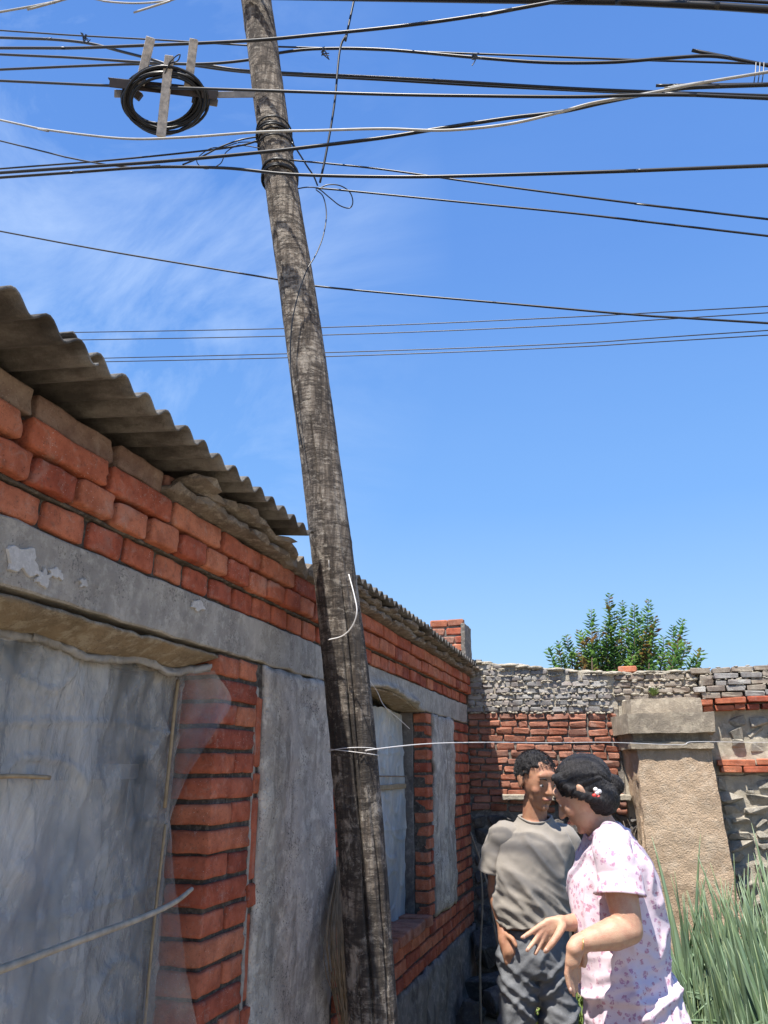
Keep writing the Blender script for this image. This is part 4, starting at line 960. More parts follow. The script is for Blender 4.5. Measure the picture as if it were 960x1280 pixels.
for i in range(330):
    x = rg.uniform(0.03, 0.97); k = rg.randint(0, 7); z = 2.005+0.041*k-0.02*x+rg.uniform(-.006, .006)
    if z < zt_left(x)-0.02: blob(mb, (x, FY-0.002+rg.uniform(-.006, .004), z), (rg.uniform(.006, .019), rg.uniform(.006, .011), rg.uniform(.004, .009)))
for i in range(90):
    x = rg.uniform(1.0, 1.5); blob(mb, (x, FY-0.004, 2.055+0.043*rg.randint(0, 4)+rg.uniform(-.005, .005)), (rg.uniform(.01, .025), rg.uniform(.005, .010), rg.uniform(.004, .009)))
for i in range(140):
    x = rg.uniform(1.52, 3.0); blob(mb, (x, FY-0.022, 2.055+0.0385*rg.randint(0, 5)+0.02*(x-1.5)+rg.uniform(-.004, .004)), (rg.uniform(.008, .02), rg.uniform(.004, .008), rg.uniform(.003, .006)))
tag(mb.build('squeezed_mortar', M['mortar_pale'], cw, True), kind='stuff')
# loose brick on the coping
lb = link('loose_brick', brick_mesh(0.12, 0.06, 0.045, 'brick', 0.008, 2), None, (1.085, FY+0.1, 2.268), (0, 0.06, 1.45)); tag(lb, 'single loose red brick lying on the wall coping under the shrub', 'brick')
# ledge and rough base
slab('ledge', (0.22, FY-0.055, 1.445), (1.03, FY+0.01, 1.478), M['mortar_pale'], cw, 0.02, 0.007, 14)
course_x(cw, 0.60, 1.00, 1.425, 0.034, 0.10, FY-0.045, 0.10, ['brick_old'], bev=0.008, jit=0.003)
course_x(cw, 0.62, 1.00, 1.382, 0.034, 0.07, FY-0.045, 0.10, ['brick_old'], bev=0.008, jit=0.003)
# angular stones
ST = []
for i in range(14):
    rs = random.Random(100+i); bm = bmesh.new()
    for k in range(13):
        v = Vector((rs.gauss(0, 1), rs.gauss(0, 1), rs.gauss(0, 1))).normalized(); v = Vector([math.copysign(abs(a)**0.55, a) for a in v]); bm.verts.new(v*rs.uniform(0.85, 1.05))
    r_ = bmesh.ops.convex_hull(bm, input=bm.verts[:]); bmesh.ops.delete(bm, geom=[g for g in r_['geom_interior'] if isinstance(g, bmesh.types.BMVert)], context='VERTS')
    bmesh.ops.bevel(bm, geom=bm.edges[:], offset=0.05, segments=1, affect='EDGES')
    for v in bm.verts: v.co *= 1+0.12*noise.noise(v.co*2.5+Vector((i*3, 0, 0)))
    ST.append(from_bm('stone', bm, M['stone'], False))
STD = []
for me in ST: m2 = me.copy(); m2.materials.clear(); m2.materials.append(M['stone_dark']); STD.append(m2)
def stones_on_wall(x0, x1, z0, z1, yf, dark=False, hmin=0.06, hmax=0.10, wmin=0.09, wmax=0.2):
    z = z0
    while z < z1-0.02:
        h = min(rnd.uniform(hmin, hmax), z1-z); x = x0+rnd.uniform(-.05, 0)
        while x < x1:
            w = rnd.uniform(wmin, wmax); hh = h*rnd.uniform(0.75, 1.1)
            a = max(x, x0); b = min(x+w, x1)
            if b-a > 0.05:
                link('stone', rnd.choice(STD if dark else ST), cw, ((a+b)/2, yf+(0.045 if dark else 0.060)+rnd.uniform(-.012, .012), z+h/2+rnd.uniform(-.012, .012)), (rnd.uniform(-.15, .15), rnd.uniform(-.25, .25), rnd.uniform(-.2, .2)), ((b-a)/2*1.05, 0.055, hh/2*1.1))
            x += w
        z += h
stones_on_wall(1.54, 3.0, 0.30, 1.600, FY, False, 0.045, 0.10, 0.08, 0.21)
stones_on_wall(1.66, 3.0, 1.73, 1.955, FY+0.015, False, 0.06, 0.09, 0.08, 0.16)
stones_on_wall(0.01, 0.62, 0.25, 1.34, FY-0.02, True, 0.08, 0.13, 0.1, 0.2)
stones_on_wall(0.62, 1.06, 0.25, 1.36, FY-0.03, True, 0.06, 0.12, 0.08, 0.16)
# loose rubble at the foot of the wall, in the house's shade
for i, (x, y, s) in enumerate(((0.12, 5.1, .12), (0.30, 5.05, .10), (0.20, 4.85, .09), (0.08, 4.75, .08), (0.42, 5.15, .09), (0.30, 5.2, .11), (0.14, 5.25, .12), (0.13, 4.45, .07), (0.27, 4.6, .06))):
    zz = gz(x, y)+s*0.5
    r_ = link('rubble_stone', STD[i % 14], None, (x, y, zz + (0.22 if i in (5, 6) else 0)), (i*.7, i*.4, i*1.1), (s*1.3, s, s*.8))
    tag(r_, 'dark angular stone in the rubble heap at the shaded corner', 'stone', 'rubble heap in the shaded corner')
# dead branches leaning in the shaded corner
for i, (a, b, lab) in enumerate((((560+20, 1040, 5.0), (622, 1180, 4.6), 'long thin dead branch leaning in the shaded corner'), ((590, 1060, 5.1), (600, 1200, 4.8), 'shorter dead twig upright in the shaded corner'))):
    p = ony(a[0]+8, a[1], a[2]); q = ony(b[0], b[1], b[2]); tag(tube('dead_branch', [p, p.lerp(q, .5)+Vector((.02, 0, .02)), q, q+(q-p)*0.6], [0.005, 0.006, 0.007, 0.008], M['twig'], None, 6), lab, 'branch')
# withered plant beside the pier
wp = empty('withered_plant', (1.0, FY-0.15, 1.0)); tag(wp, 'withered grey leafy stalks between the woman and the earthen pier', 'plant'); mb = MB(); rp_ = random.Random(4)
for i in range(34):
    a = Vector((0.99+rp_.uniform(-.05, .05), FY-0.14, 1.0)); tpx = Vector((0.97+rp_.uniform(-.14, .1), FY-0.15+rp_.uniform(-.04, .06), rp_.uniform(1.18, 1.36)))
    m_ = a.lerp(tpx, .6)+Vector((rp_.uniform(-.03, .03), 0, .02)); mb.tube([a, m_, tpx], rp_.uniform(.002, .006), 4, 4)
tag(mb.build('stalks', M['lump'], wp), kind='stuff')

# ---- earthen pier with cap slabs
def rough_prism(name, levels, mat, parent, step=0.04, amp=0.006, fr=8, bev=0.0):
    """levels: list of (z, [(x,y)*4] ) front-left, front-right, back-right, back-left"""
    V = []; F = []; P0 = levels[0][1]; ne = [max(1, int(((P0[(i+1) % 4][0]-P0[i][0])**2+(P0[(i+1) % 4][1]-P0[i][1])**2)**.5/step)) for i in range(4)]
    rings = []
    for (za, A), (zb, B) in zip(levels[:-1], levels[1:]):
        n_ = max(1, int(abs(zb-za)/step))
        for k in range(n_ + (1 if (zb, B) == levels[-1] else 0)):
            t = k/n_; rings.append((za+(zb-za)*t, [(A[i][0]*(1-t)+B[i][0]*t, A[i][1]*(1-t)+B[i][1]*t) for i in range(4)]))
    for z, C in rings:
        for i in range(4):
            for k in range(ne[i]):
                t = k/ne[i]; p = Vector((C[i][0]*(1-t)+C[(i+1) % 4][0]*t, C[i][1]*(1-t)+C[(i+1) % 4][1]*t, z))
                V.append(p+noise.noise_vector(p*fr)*amp+noise.noise_vector(p*fr*3.3)*amp*.55+noise.noise_vector(p*fr*9)*amp*.25)
    m = sum(ne)
    for j in range(len(rings)-1):
        for k in range(m): a = j*m+k; b = j*m+(k+1) % m; F.append((a, b, b+m, a+m))
    F.append(tuple(reversed(range(m)))); F.append(tuple((len(rings)-1)*m+k for k in range(m)))
    me = mesh(name, V, F, M[mat], True); me.set_sharp_from_angle(angle=rad(42)); return link(name, me, parent, (0, 0, 0))
pier = empty('earthen_pier', (1.3, 5.2, 0.2)); tag(pier, 'pale mud rendered pier with stepped concrete cap against the courtyard wall', 'pier')
PB = FY+0.03
rough_prism('shaft', [(0.2, [(1.075, 5.085), (1.60, 5.085), (1.60, PB), (1.04, PB)]), (1.2, [(1.086, 5.10), (1.534, 5.10), (1.545, PB), (1.05, PB)]), (1.45, [(1.088, 5.105), (1.520, 5.105), (1.535, PB), (1.03, PB)]), (1.755, [(1.090, 5.11), (1.503, 5.11), (1.52, PB), (0.99, PB)])], 'mud', pier, 0.018, 0.009, 10)
rough_prism('ledge', [(1.750, [(1.060, 5.080), (1.522, 5.080), (1.535, PB), (0.975, PB)]), (1.79, [(1.055, 5.078), (1.524, 5.078), (1.54, PB), (0.97, PB)])], 'cap', pier, 0.02, 0.004, 12)
rough_prism('neck', [(1.785, [(1.075, 5.13), (1.505, 5.13), (1.52, PB), (0.98, PB)]), (1.85, [(1.07, 5.13), (1.505, 5.13), (1.52, PB), (0.97, PB)])], 'cap', pier, 0.03, 0.003)
rough_prism('cap_slab', [(1.838, [(1.052, 5.055), (1.538, 5.055), (1.555, PB), (0.945, PB)]), (1.955, [(1.052, 5.05), (1.545, 5.05), (1.56, PB), (0.94, PB)])], 'cap', pier, 0.025, 0.005, 9)
rough_prism('cap_slab', [(1.953, [(1.075, 5.15), (1.495, 5.15), (1.50, PB-.03), (1.02, PB-.03)]), (2.050, [(1.08, 5.165), (1.49, 5.165), (1.49, PB-.03), (1.03, PB-.03)])], 'cap', pier, 0.025, 0.006, 9)
rough_prism('side_patch', [(0.3, [(1.045, 5.12), (1.078, 5.12), (1.078, 5.2), (1.045, 5.2)]), (1.36, [(1.068, 5.14), (1.09, 5.14), (1.09, 5.2), (1.068, 5.2)])], 'mud', pier, 0.03, 0.008)
# small weed growing out of the wall over the pier
def leaf_tuft(mb, c, n_, h, w, rr_, spread=1.0):
    for i in range(n_):
        a = rr_.uniform(0, 6.28); d = Vector((math.cos(a), math.sin(a), 0)); l = h*rr_.uniform(.5, 1.1); s = rr_.uniform(.15, .8)*spread
        p0 = Vector(c)+d*rr_.uniform(0, .01); p2 = p0+d*l*s+Vector((0, 0, l*(1-s*.4))); p1 = p0.lerp(p2, .55)+Vector((0, 0, l*.12)); sd = Vector((-d.y, d.x, 0))*w*rr_.uniform(.6, 1.2)
        mb.add([p0, p1+sd, p2, p1-sd], [(0, 1, 2, 3)])
mb = MB(); rw = random.Random(8)
for k in range(4): leaf_tuft(mb, (1.24+rw.uniform(-.03, .03), FY-0.02, 2.075+rw.uniform(0, .02)), 16, 0.055, 0.004, rw)
tag(tag(mb.build('wall_weed', M['weed']), kind='thing'), 'tiny green weed sprouting from the wall just above the pier cap', 'weed')
# ground weeds
mb = MB()
for k in range(420):
    x = rw.uniform(0.35, 1.15); y = rw.uniform(3.9, 5.1)
    if rw.random() < 0.75: leaf_tuft(mb, (x, y, gz(x, y)), 14, rw.uniform(.04, .13), rw.uniform(.006, .014), rw, 1.1)
for k in range(260):
    x = rw.uniform(0.9, 1.6); y = rw.uniform(2.2, 5.0); leaf_tuft(mb, (x, y, gz(x, y)), 12, rw.uniform(.03, .1), rw.uniform(.004, .010), rw, 1.1)
tag(tag(mb.build('ground_weeds', M['weed']), kind='stuff'), 'low green weeds on the soil between the people and the wall', 'weeds')

# ---- shrub behind the wall
def at_h(px, py, dist):
    """point on the ray at a horizontal distance from the lens"""
    r = ray(px, py); return CAM + r*(dist/math.hypot(r.x, r.y))
sb = empty('shrub', at_h(780, 900, 7.2)+Vector((0, 0, -1.6))); tag(sb, 'upright leafy green shrub with reddish tips rising behind the courtyard wall', 'shrub')
rs = random.Random(21)
tips = [(761, 741), (778, 750), (793, 755), (811, 749), (739, 761), (820, 770), (724, 787), (707, 793), (697, 801), (686, 809), (854, 773), (842, 781), (876, 811), (860, 801), (757, 776), (768, 765), (802, 765), (747, 785), (785, 775), (732, 800), (716, 808), (830, 795), (848, 800), (774, 790), (809, 782), (795, 790), (742, 806), (868, 818), (700, 818), (760, 800), (820, 806), (738, 812), (752, 808), (766, 812), (784, 806), (800, 812), (812, 815), (722, 816), (846, 816), (790, 818), (832, 814), (772, 795), (806, 795), (744, 798), (728, 790), (816, 785)]
root = at_h(780, 950, 7.3)
for i, (tx, ty) in enumerate(tips):
    dist = 7.2+rs.uniform(-.35, .35); tip = at_h(tx, ty, dist); bse = at_h(tx+(778-tx)*0.18+rs.uniform(-5, 5), 858, dist+rs.uniform(-.1, .1)); 
    b0 = Vector((root.x+(bse.x-root.x)*0.5, root.y+(bse.y-root.y)*.5, 1.2))
    bo = empty('branch', b0); bo.parent = sb; bo.location = b0-sb.location
    pts = [b0, bse, bse.lerp(tip, .5)+Vector((rs.uniform(-.02, .02), rs.uniform(-.02, .02), 0)), tip]
    tube('stem', pts, [0.012, 0.008, 0.005, 0.002], M['bark'], bo, 5, 6)
    cv = catmull(pts[1:], 10); mbl = MB(); L = sum((cv[k+1]-cv[k]).length for k in range(len(cv)-1)); n_ = int(L/0.0150); ang = rs.uniform(0, 6)
    for k in range(n_):
        s = k/n_*(len(cv)-1); q = int(s); p = cv[q].lerp(cv[min(q+1, len(cv)-1)], s-q); t = (cv[min(q+1, len(cv)-1)]-cv[q]).normalized() if q < len(cv)-1 else Vector((0, 0, 1))
        ang += 1.57+rs.uniform(-.35, .35); sc = (1.0 if k/n_ < .8 else 1.0-(k/n_-.8)*2.6)
        for m_ in (0, math.pi):
            a = ang+m_; o_ = Vector((math.cos(a), math.sin(a), 0)); o_ = (o_-t*o_.dot(t)).normalized(); up_ = rs.uniform(.25, .9); dr = (o_+t*up_).normalized(); sd = t.cross(o_)*0.021*sc*rs.uniform(.8, 1.2)
            l = 0.078*sc*rs.uniform(.75, 1.2); base = p+o_*0.004; nn = dr.cross(sd).normalized()
            mbl.add([base, base+dr*l*.45+sd-nn*.004, base+dr*l-nn*0.006, base+dr*l*.45-sd-nn*.004, base+dr*l*.5+nn*.004], [(0, 1, 4), (1, 2, 4), (2, 3, 4), (3, 0, 4)])
    tag(mbl.build('foliage', M['leaf'], bo), kind='stuff')

# ---- onion bed
LF = []
ro = random.Random(31)
def onion_leaf(L, r0, bend, kink, mat='onion'):
    d = 0.0; pts = []; p = Vector((0, 0, 0)); ang = ro.uniform(0.02, 0.10); n_ = 9
    for k in range(n_+1):
        pts.append(p.copy()); s = k/n_; a = ang+bend*s*s + (kink if (kink and s > 0.55) else 0); p += Vector((math.sin(a), 0, math.cos(a)))*L/n_
    R_ = [r0*(0.75+0.5*math.sin(math.pi*min(1, k/n_*1.5+.1)))*(1-(k/n_)**2.2)+0.0008 for k in range(n_+1)]
    V_, F_ = tube_vf(pts, R_, 6); me = mesh('leaf', V_, F_, M[mat], True); return me
for i in range(22): LF.append(onion_leaf(ro.uniform(.65, 1.0), ro.uniform(.012, .020), ro.uniform(-.1, .28), ro.choice((0, 0, 0, 0, 0, 0, 0, 1.3, 2.1, 0.4))))
DRY = [onion_leaf(ro.uniform(.4, .6), .005, ro.uniform(.3, 1.2), ro.choice((0, 1.5)), 'onion_dry') for i in range(4)]
spots = []
for row in range(12):
    for k in range(22):
        spots.append((1.22+0.10*row+ro.uniform(-.04, .04) , 2.10+0.13*k+ro.uniform(-.05, .05)))
protos = []
for v_ in range(6):
    pl_ = []
    for q in range(ro.randint(9, 12)):
        me = ro.choice(LF) if ro.random() > 0.12 else ro.choice(DRY)
        pl_.append((me, ro.uniform(0, 6.28), ro.uniform(.01, .12), Vector((ro.uniform(-.012, .012), ro.uniform(-.012, .012), 0)), ro.uniform(.8, 1.12)))
    protos.append(pl_)
for i, (x, y) in enumerate(spots):
    if y > 4.95: continue
    z = gz(x, y)-0.01; p = empty('onion_plant', (x, y, z)); h_ = ro.uniform(.72, .98)*(1.0 if y > 2.7 else 0.92)
    p.scale = (h_*1.15, h_*1.15, h_); p.rotation_euler = (ro.uniform(-.08, .08), ro.uniform(-.10, .08), ro.uniform(0, 6.28))
    tag(p, 'tall blue-green onion plant with hollow upright leaves in the onion bed', 'onion plant', 'onion plants in the bed by the wall')
    for (me, a, tl, off, sc) in ro.choice(protos):
        o = D.objects.new('leaf', me); COL.objects.link(o); o.parent = p; o.location = off; o.rotation_euler = (0, tl, a); o.scale = (sc, sc, sc)

# ------------------------------------------------------------------ people
class Body:
    def __init__(s): s.bm = bmesh.new()
    def ell(s, c, r, rot=None, sub=3):
        t = bmesh.ops.create_icosphere(s.bm, subdivisions=sub, radius=1.0)['verts']; Rm = rot if rot is not None else Matrix.Identity(3)
        for v in t: v.co = Vector(c)+Rm @ Vector((v.co.x*r[0], v.co.y*r[1], v.co.z*r[2]))
    def cap(s, a, b, ra, rb, seg=18):
        a = Vector(a); b = Vector(b); s.ell(a, (ra,)*3, sub=3); s.ell(b, (rb,)*3, sub=3)
        V_, F_ = tube_vf([a, a.lerp(b, .5), b], [ra, (ra+rb)/2, rb], seg); vs = [s.bm.verts.new(v) for v in V_]
        for f in F_: s.bm.faces.new([vs[i] for i in f])
    def chain(s, pts, rs_):
        for i in range(len(pts)-1): s.cap(pts[i], pts[i+1], rs_[i], rs_[i+1])
    def loft(s, rings, seg=28):
        """rings: (centre, half width vec, half depth vec)"""
        R_ = []
        for c, a, b in rings:
            R_.append([s.bm.verts.new(Vector(c)+Vector(a)*math.cos(2*math.pi*k/seg)+Vector(b)*math.sin(2*math.pi*k/seg)) for k in range(seg)])
        for A, B in zip(R_[:-1], R_[1:]):
            for k in range(seg): s.bm.faces.new([A[k], A[(k+1) % seg], B[(k+1) % seg], B[k]])
        s.bm.faces.new(list(reversed(R_[0]))); s.bm.faces.new(R_[-1])
    def remesh(s, name, vox, it=3, mat=None):
        bmesh.ops.recalc_face_normals(s.bm, faces=s.bm.faces[:])
        me = D.meshes.new(name); s.bm.to_mesh(me); s.bm.free(); o = D.objects.new('tmp_'+name, me); COL.objects.link(o)
        r = o.modifiers.new('r', 'REMESH'); r.mode = 'VOXEL'; r.voxel_size = vox
        if it: q = o.modifiers.new('s', 'SMOOTH'); q.factor = 0.5; q.iterations = it
        dg = bpy.context.evaluated_depsgraph_get(); out = D.meshes.new_from_object(o.evaluated_get(dg)); D.objects.remove(o); D.meshes.remove(me)
        out.name = name
        if mat: out.materials.clear(); out.materials.append(mat)
        out.polygons.foreach_set('use_smooth', [True]*len(out.polygons)); return out
def cut(me, keep):
    bm = bmesh.new(); bm.from_mesh(me); bmesh.ops.delete(bm, geom=[v for v in bm.verts if not keep(v.co)], context='VERTS'); bm.to_mesh(me); bm.free(); return me
def displace(me, fn):
    n_ = len(me.vertices); co = [v.co.copy() for v in me.vertices]; no = [v.normal.copy() for v in me.vertices]
    for i in range(n_): me.vertices[i].co = co[i]+no[i]*fn(co[i], no[i])
    me.update(); return me
def soften(me, n=3):
    bm = bmesh.new(); bm.from_mesh(me)
    for _ in range(n): bmesh.ops.smooth_vert(bm, verts=[v for v in bm.verts if not v.is_boundary], factor=0.5, use_axis_x=True, use_axis_y=True, use_axis_z=True)
    bm.to_mesh(me); bm.free(); return me
def hem_cut(me, co, no):
    bm = bmesh.new(); bm.from_mesh(me); bmesh.ops.bisect_plane(bm, geom=bm.verts[:]+bm.edges[:]+bm.faces[:], plane_co=co, plane_no=no, clear_outer=True); bm.to_mesh(me); bm.free(); return me
def sleeve(name, pts, rs_, mat, parent, seed=0, amp=.006):
    q = catmull(pts, 8); rl_ = lerp_r(rs_, len(q)); V_, F_ = tube_vf(q, rl_, 40, 0, False); out = []
    t = (q[-1]-q[0]).normalized()
    for i, v in enumerate(V_):
        c_ = q[i//40]; d = (v-c_).normalized(); s_ = (i//40)/(len(q)-1)
        out.append(v+d*(amp*1.6*(0.3-abs(noise.noise(Vector((v.dot(HR)*11+v.z*9, v.dot(HF)*11, v.z*8+seed)))))+amp*.8*noise.noise(v*26)+(0.003 if s_ > .96 else 0)))
    me = mesh(name, out, F_, M[mat], True); o = link(name, me, parent, (0, 0, 0)); s = o.modifiers.new('t', 'SOLIDIFY'); s.thickness = .0035; s.offset = -1; return o
def neckband(me, c, rmax, parent, mat, r=.005):
    bm = bmesh.new(); bm.from_mesh(me); vs = [v.co.copy() for v in bm.verts if v.is_boundary and (v.co-c).length < rmax]; bm.free()
    vs.sort(key=lambda p: math.atan2((p-c).dot(HF), (p-c).dot(HR))); n_ = 28; L_ = []
    for k in range(n_):
        g = vs[int(len(vs)*k/n_):int(len(vs)*(k+1)/n_)] or [vs[int(len(vs)*k/n_)]]; L_.append(sum(g, Vector((0, 0, 0)))/len(g))
    for it in range(3): L_ = [(L_[k-1]+L_[k]*2+L_[(k+1) % n_])/4 for k in range(n_)]
    L_.append(L_[0].copy()); V_, F_ = tube_vf(L_, r, 8, 0, False, 1.6); link('collar', mesh('collar', V_, F_, M[mat], True), parent, (0, 0, 0))
def cloth_obj(name, me, parent, mat, th=0.003):
    me.materials.clear(); me.materials.append(M[mat]); me.polygons.foreach_set('use_smooth', [True]*len(me.polygons))
    o = link(name, me, parent, (0, 0, 0)); s = o.modifiers.new('t', 'SOLIDIFY'); s.thickness = th; s.offset = -1; return o
HR = RT.copy(); HF = Vector((-math.sin(YAW), math.cos(YAW), 0)); ZU = Vector((0, 0, 1))
def loc(px, py, v, dist):
    """point on the ray of (px,py) where the horizontal distance ahead is dist - v"""
    r = ray(px, py); return CAM + r*((dist-v)/r.dot(HF))

def head(B, c, fwd, up=ZU, sc=1.0, female=False):
    """adds a head to body B; returns frame function local->world (x right of the person, y forward, z up)"""
    f = Vector(fwd).normalized(); x = f.cross(up).normalized(); u = x.cross(f)
    Rm = Matrix((x, f, u)).transposed()
    P = lambda a, b, d: Vector(c)+Rm @ Vector((a*sc, b*sc, d*sc))
    E = lambda a, r: B.ell(P(*a), tuple(q*sc for q in r), Rm)
    E((0, -.012, .028), (.076, .094, .084)); E((0, .02, -.005), (.068, .075, .09)); E((0, .030, -.045), (.056, .058, .070))
    E((0, .040, -.082), (.040, .040, .032)); E((0, .070, -.098), (.019, .017, .015)); E((0, .078, .036), (.050, .016, .020))
    B.cap(P(0, .088, .008), P(0, .108, -.030), .0075*sc, .0115*sc); E((.012, .096, -.034), (.0075, .009, .007)); E((-.012, .096, -.034), (.0075, .009, .007))
    for s in (1, -1):
        E((s*.027, .080, .017), (.022, .011, .007)); E((s*.040, .060, -.028), (.022, .020, .022))
        E((s*.030, .077, .004), (.015, .012, .0055)); E((s*.030, .076, -.0085), (.014, .011, .004))
        E((s*.079, -.008, -.008), (.007, .019, .030)); E((s*.084, -.016, .004), (.006, .012, .018))
    E((0, .088, -.057), (.023, .011, .0055)); E((0, .086, -.068), (.020, .011, .006))
    return P, Rm
def face_parts(P, Rm, parent, lip, sc=1.0, brow='hair'):
    for s in (1, -1):
        bm = bmesh.new(); bmesh.ops.create_uvsphere(bm, u_segments=16, v_segments=10, radius=0.0115*sc); e = link('eye', from_bm('eye', bm, M['eye_white'], True), parent, P(s*.030, .0768, -.002))
        bm = bmesh.new(); bmesh.ops.create_uvsphere(bm, u_segments=12, v_segments=8, radius=0.0062*sc); i_ = link('iris', from_bm('iris', bm, M['iris'], True), e, P(s*.030, .0832, -.0025))
        tube('eyebrow', [P(s*.014, .0935, .022), P(s*.028, .0935, .028), P(s*.046, .083, .023)], [.0028*sc, .0036*sc, .0018*sc], M[brow], parent, 6, 5)
    tube('lips', [P(-.021, .089, -.062), P(-.008, .098, -.0595), P(.008, .098, -.0595), P(.021, .089, -.062)], [.002*sc, .0048*sc, .0048*sc, .002*sc], M[lip], parent, 8, 5)

# ---- the man
DM = 3.70
ml = lambda px, py, v=0.0: loc(px, py, v, DM)
man = empty('person', Vector((0.62, 3.62, 0.0)))
tag(man, 'man in a grey-brown t-shirt and worn grey jeans, one hand in his pocket', 'person')
B = Body()
MA = HR*1.0; MV = -HF   # towards the camera
# turned a little to the right of the picture
ca, sa = math.cos(.18), math.sin(.18); MX = HR*ca+HF*(-sa)*-1*0+ZU*0; MX = (HR*ca - (-HF)*sa*-0.0).normalized()
def ring(px, py, v, w, d): return (ml(px, py, v), HR*w, HF*d)
tor = [(668, 1212, 0, .10, .085), (668, 1192, 0, .148, .100), (668, 1165, 0, .142, .098), (667, 1135, .0, .128, .092), (666, 1105, .01, .138, .100), (666, 1075, .01, .152, .105), (667, 1055, .01, .155, .098), (668, 1038, 0, .125, .075), (668, 1026, 0, .065, .055)]
B.loft([ring(*t) for t in tor])
B.cap(ml(668, 1040, -.01), ml(669, 1000, .01), .058, .052)
hc = ml(671, 975, .03)
mf = (HR*0.38-HF*0.85-ZU*0.22)
P, Rm = head(B, hc, mf, sc=1.02)
face = (P, Rm)
sL, eL, wL, hL = ml(625, 1047, 0), ml(620, 1112, -.03), ml(629, 1160, .03), ml(637, 1188, .06)
sR, eR, wR = ml(708, 1050, 0), ml(724, 1112, -.06), ml(722, 1165, -.02)
B.chain([sL, sL.lerp(eL, .5), eL, eL.lerp(wL, .35), wL], [.052, .044, .037, .036, .024]); B.chain([wL, wL.lerp(hL, .5), hL], [.026, .036, .034])
B.chain([sR, sR.lerp(eR, .5), eR, eR.lerp(wR, .35), wR], [.052, .044, .037, .036, .024])
# hands: the left-of-picture one slides into the pocket, with the thumb outside
for k, (dx, l) in enumerate(((-7, .8), (-2.5, .95), (2, 1.0), (6.5, .9))):
    B.chain([ml(634+dx*.7, 1178, .07), ml(637+dx*.9, 1194, .07), ml(640+dx, 1194+14*l, .065)], [.0098, .009, .0075])
B.chain([ml(633, 1168, .07), ml(641, 1174, .10), ml(645, 1182, .11)], [.011, .0105, .009])
B.ell(ml(722, 1178, -.02), (.022, .030, .045))
for k, dx in enumerate((-7, -2, 3, 7)): B.chain([ml(722+dx, 1186, -.02), ml(722+dx*1.1, 1200, -.01), ml(721+dx, 1212, 0)], [.0095, .0088, .0075])
B.chain([ml(716, 1176, 0), ml(711, 1188, .02), ml(710, 1197, .03)], [.0105, .0095, .008])
def leg(B, hip, knee, ank, r):
    B.chain([hip, hip.lerp(knee, .5), knee, knee.lerp(ank, .35), ank], r)
kn_l = Vector((*ml(645, 1290)[:2], 0.47)); kn_r = Vector((*ml(703, 1290)[:2], 0.47))
hp_l = ml(650, 1198); hp_r = ml(690, 1198); an_l = Vector((*(kn_l-HF*-.03)[:2], .09)); an_r = Vector((*(kn_r+HF*.04)[:2], .09))
leg(B, hp_l, kn_l, an_l, [.078, .068, .052, .055, .036]); leg(B, hp_r, kn_r, an_r, [.078, .068, .052, .055, .036])
me = B.remesh('body', 0.0052, 3, M['skin_tan']); link('body', me, man, (0, 0, 0))
face_parts(*face, man, 'lips_tan', 1.02)
# hair
B = Body(); B.ell(P(0, -.020, .036), (.084, .096, .086), Rm)
me = B.remesh('hair', .005, 1, M['hair']); Pi = Rm.transposed()
def keep_m(co):
    q = Pi @ (co-hc); return not (q.z < 0.062 and q.y > 0.035) and q.z > -0.055+max(0, q.y+.03)*1.1 and not (abs(q.x) > .06 and q.y > 0.01 and q.z < .03)
cut(me, keep_m); displace(me, lambda p, n_: 0.006*noise.noise(p*60)+0.004*noise.noise(p*130)); o = cloth_obj('hair', me, man, 'hair', 0.012)
mbh = MB(); rh = random.Random(19); PT = Rm
for i in range(4200):
    d = Vector((rh.gauss(0, 1), rh.gauss(0, 1), rh.gauss(0, 1))).normalized(); q = Vector((d.x*.085, -.020+d.y*.097, .036+d.z*.087))
    if (q.z < 0.064 and q.y > 0.030) or q.z < -.045+max(0, q.y+.03)*1.1 or (abs(q.x) > .06 and q.y > 0.01 and q.z < .035): continue
    p0 = P(q.x, q.y, q.z); dd_ = (Rm @ (d+Vector((0, .7, -.5))+Vector((rh.gauss(0, .12), rh.gauss(0, .12), rh.gauss(0, .12))))).normalized(); mbh.tube([p0, p0+dd_*rh.uniform(.004, .010)], rh.uniform(.0006, .0011), 3, 0)
tag(mbh.build('hair_strands', M['hair'], man), kind='stuff')
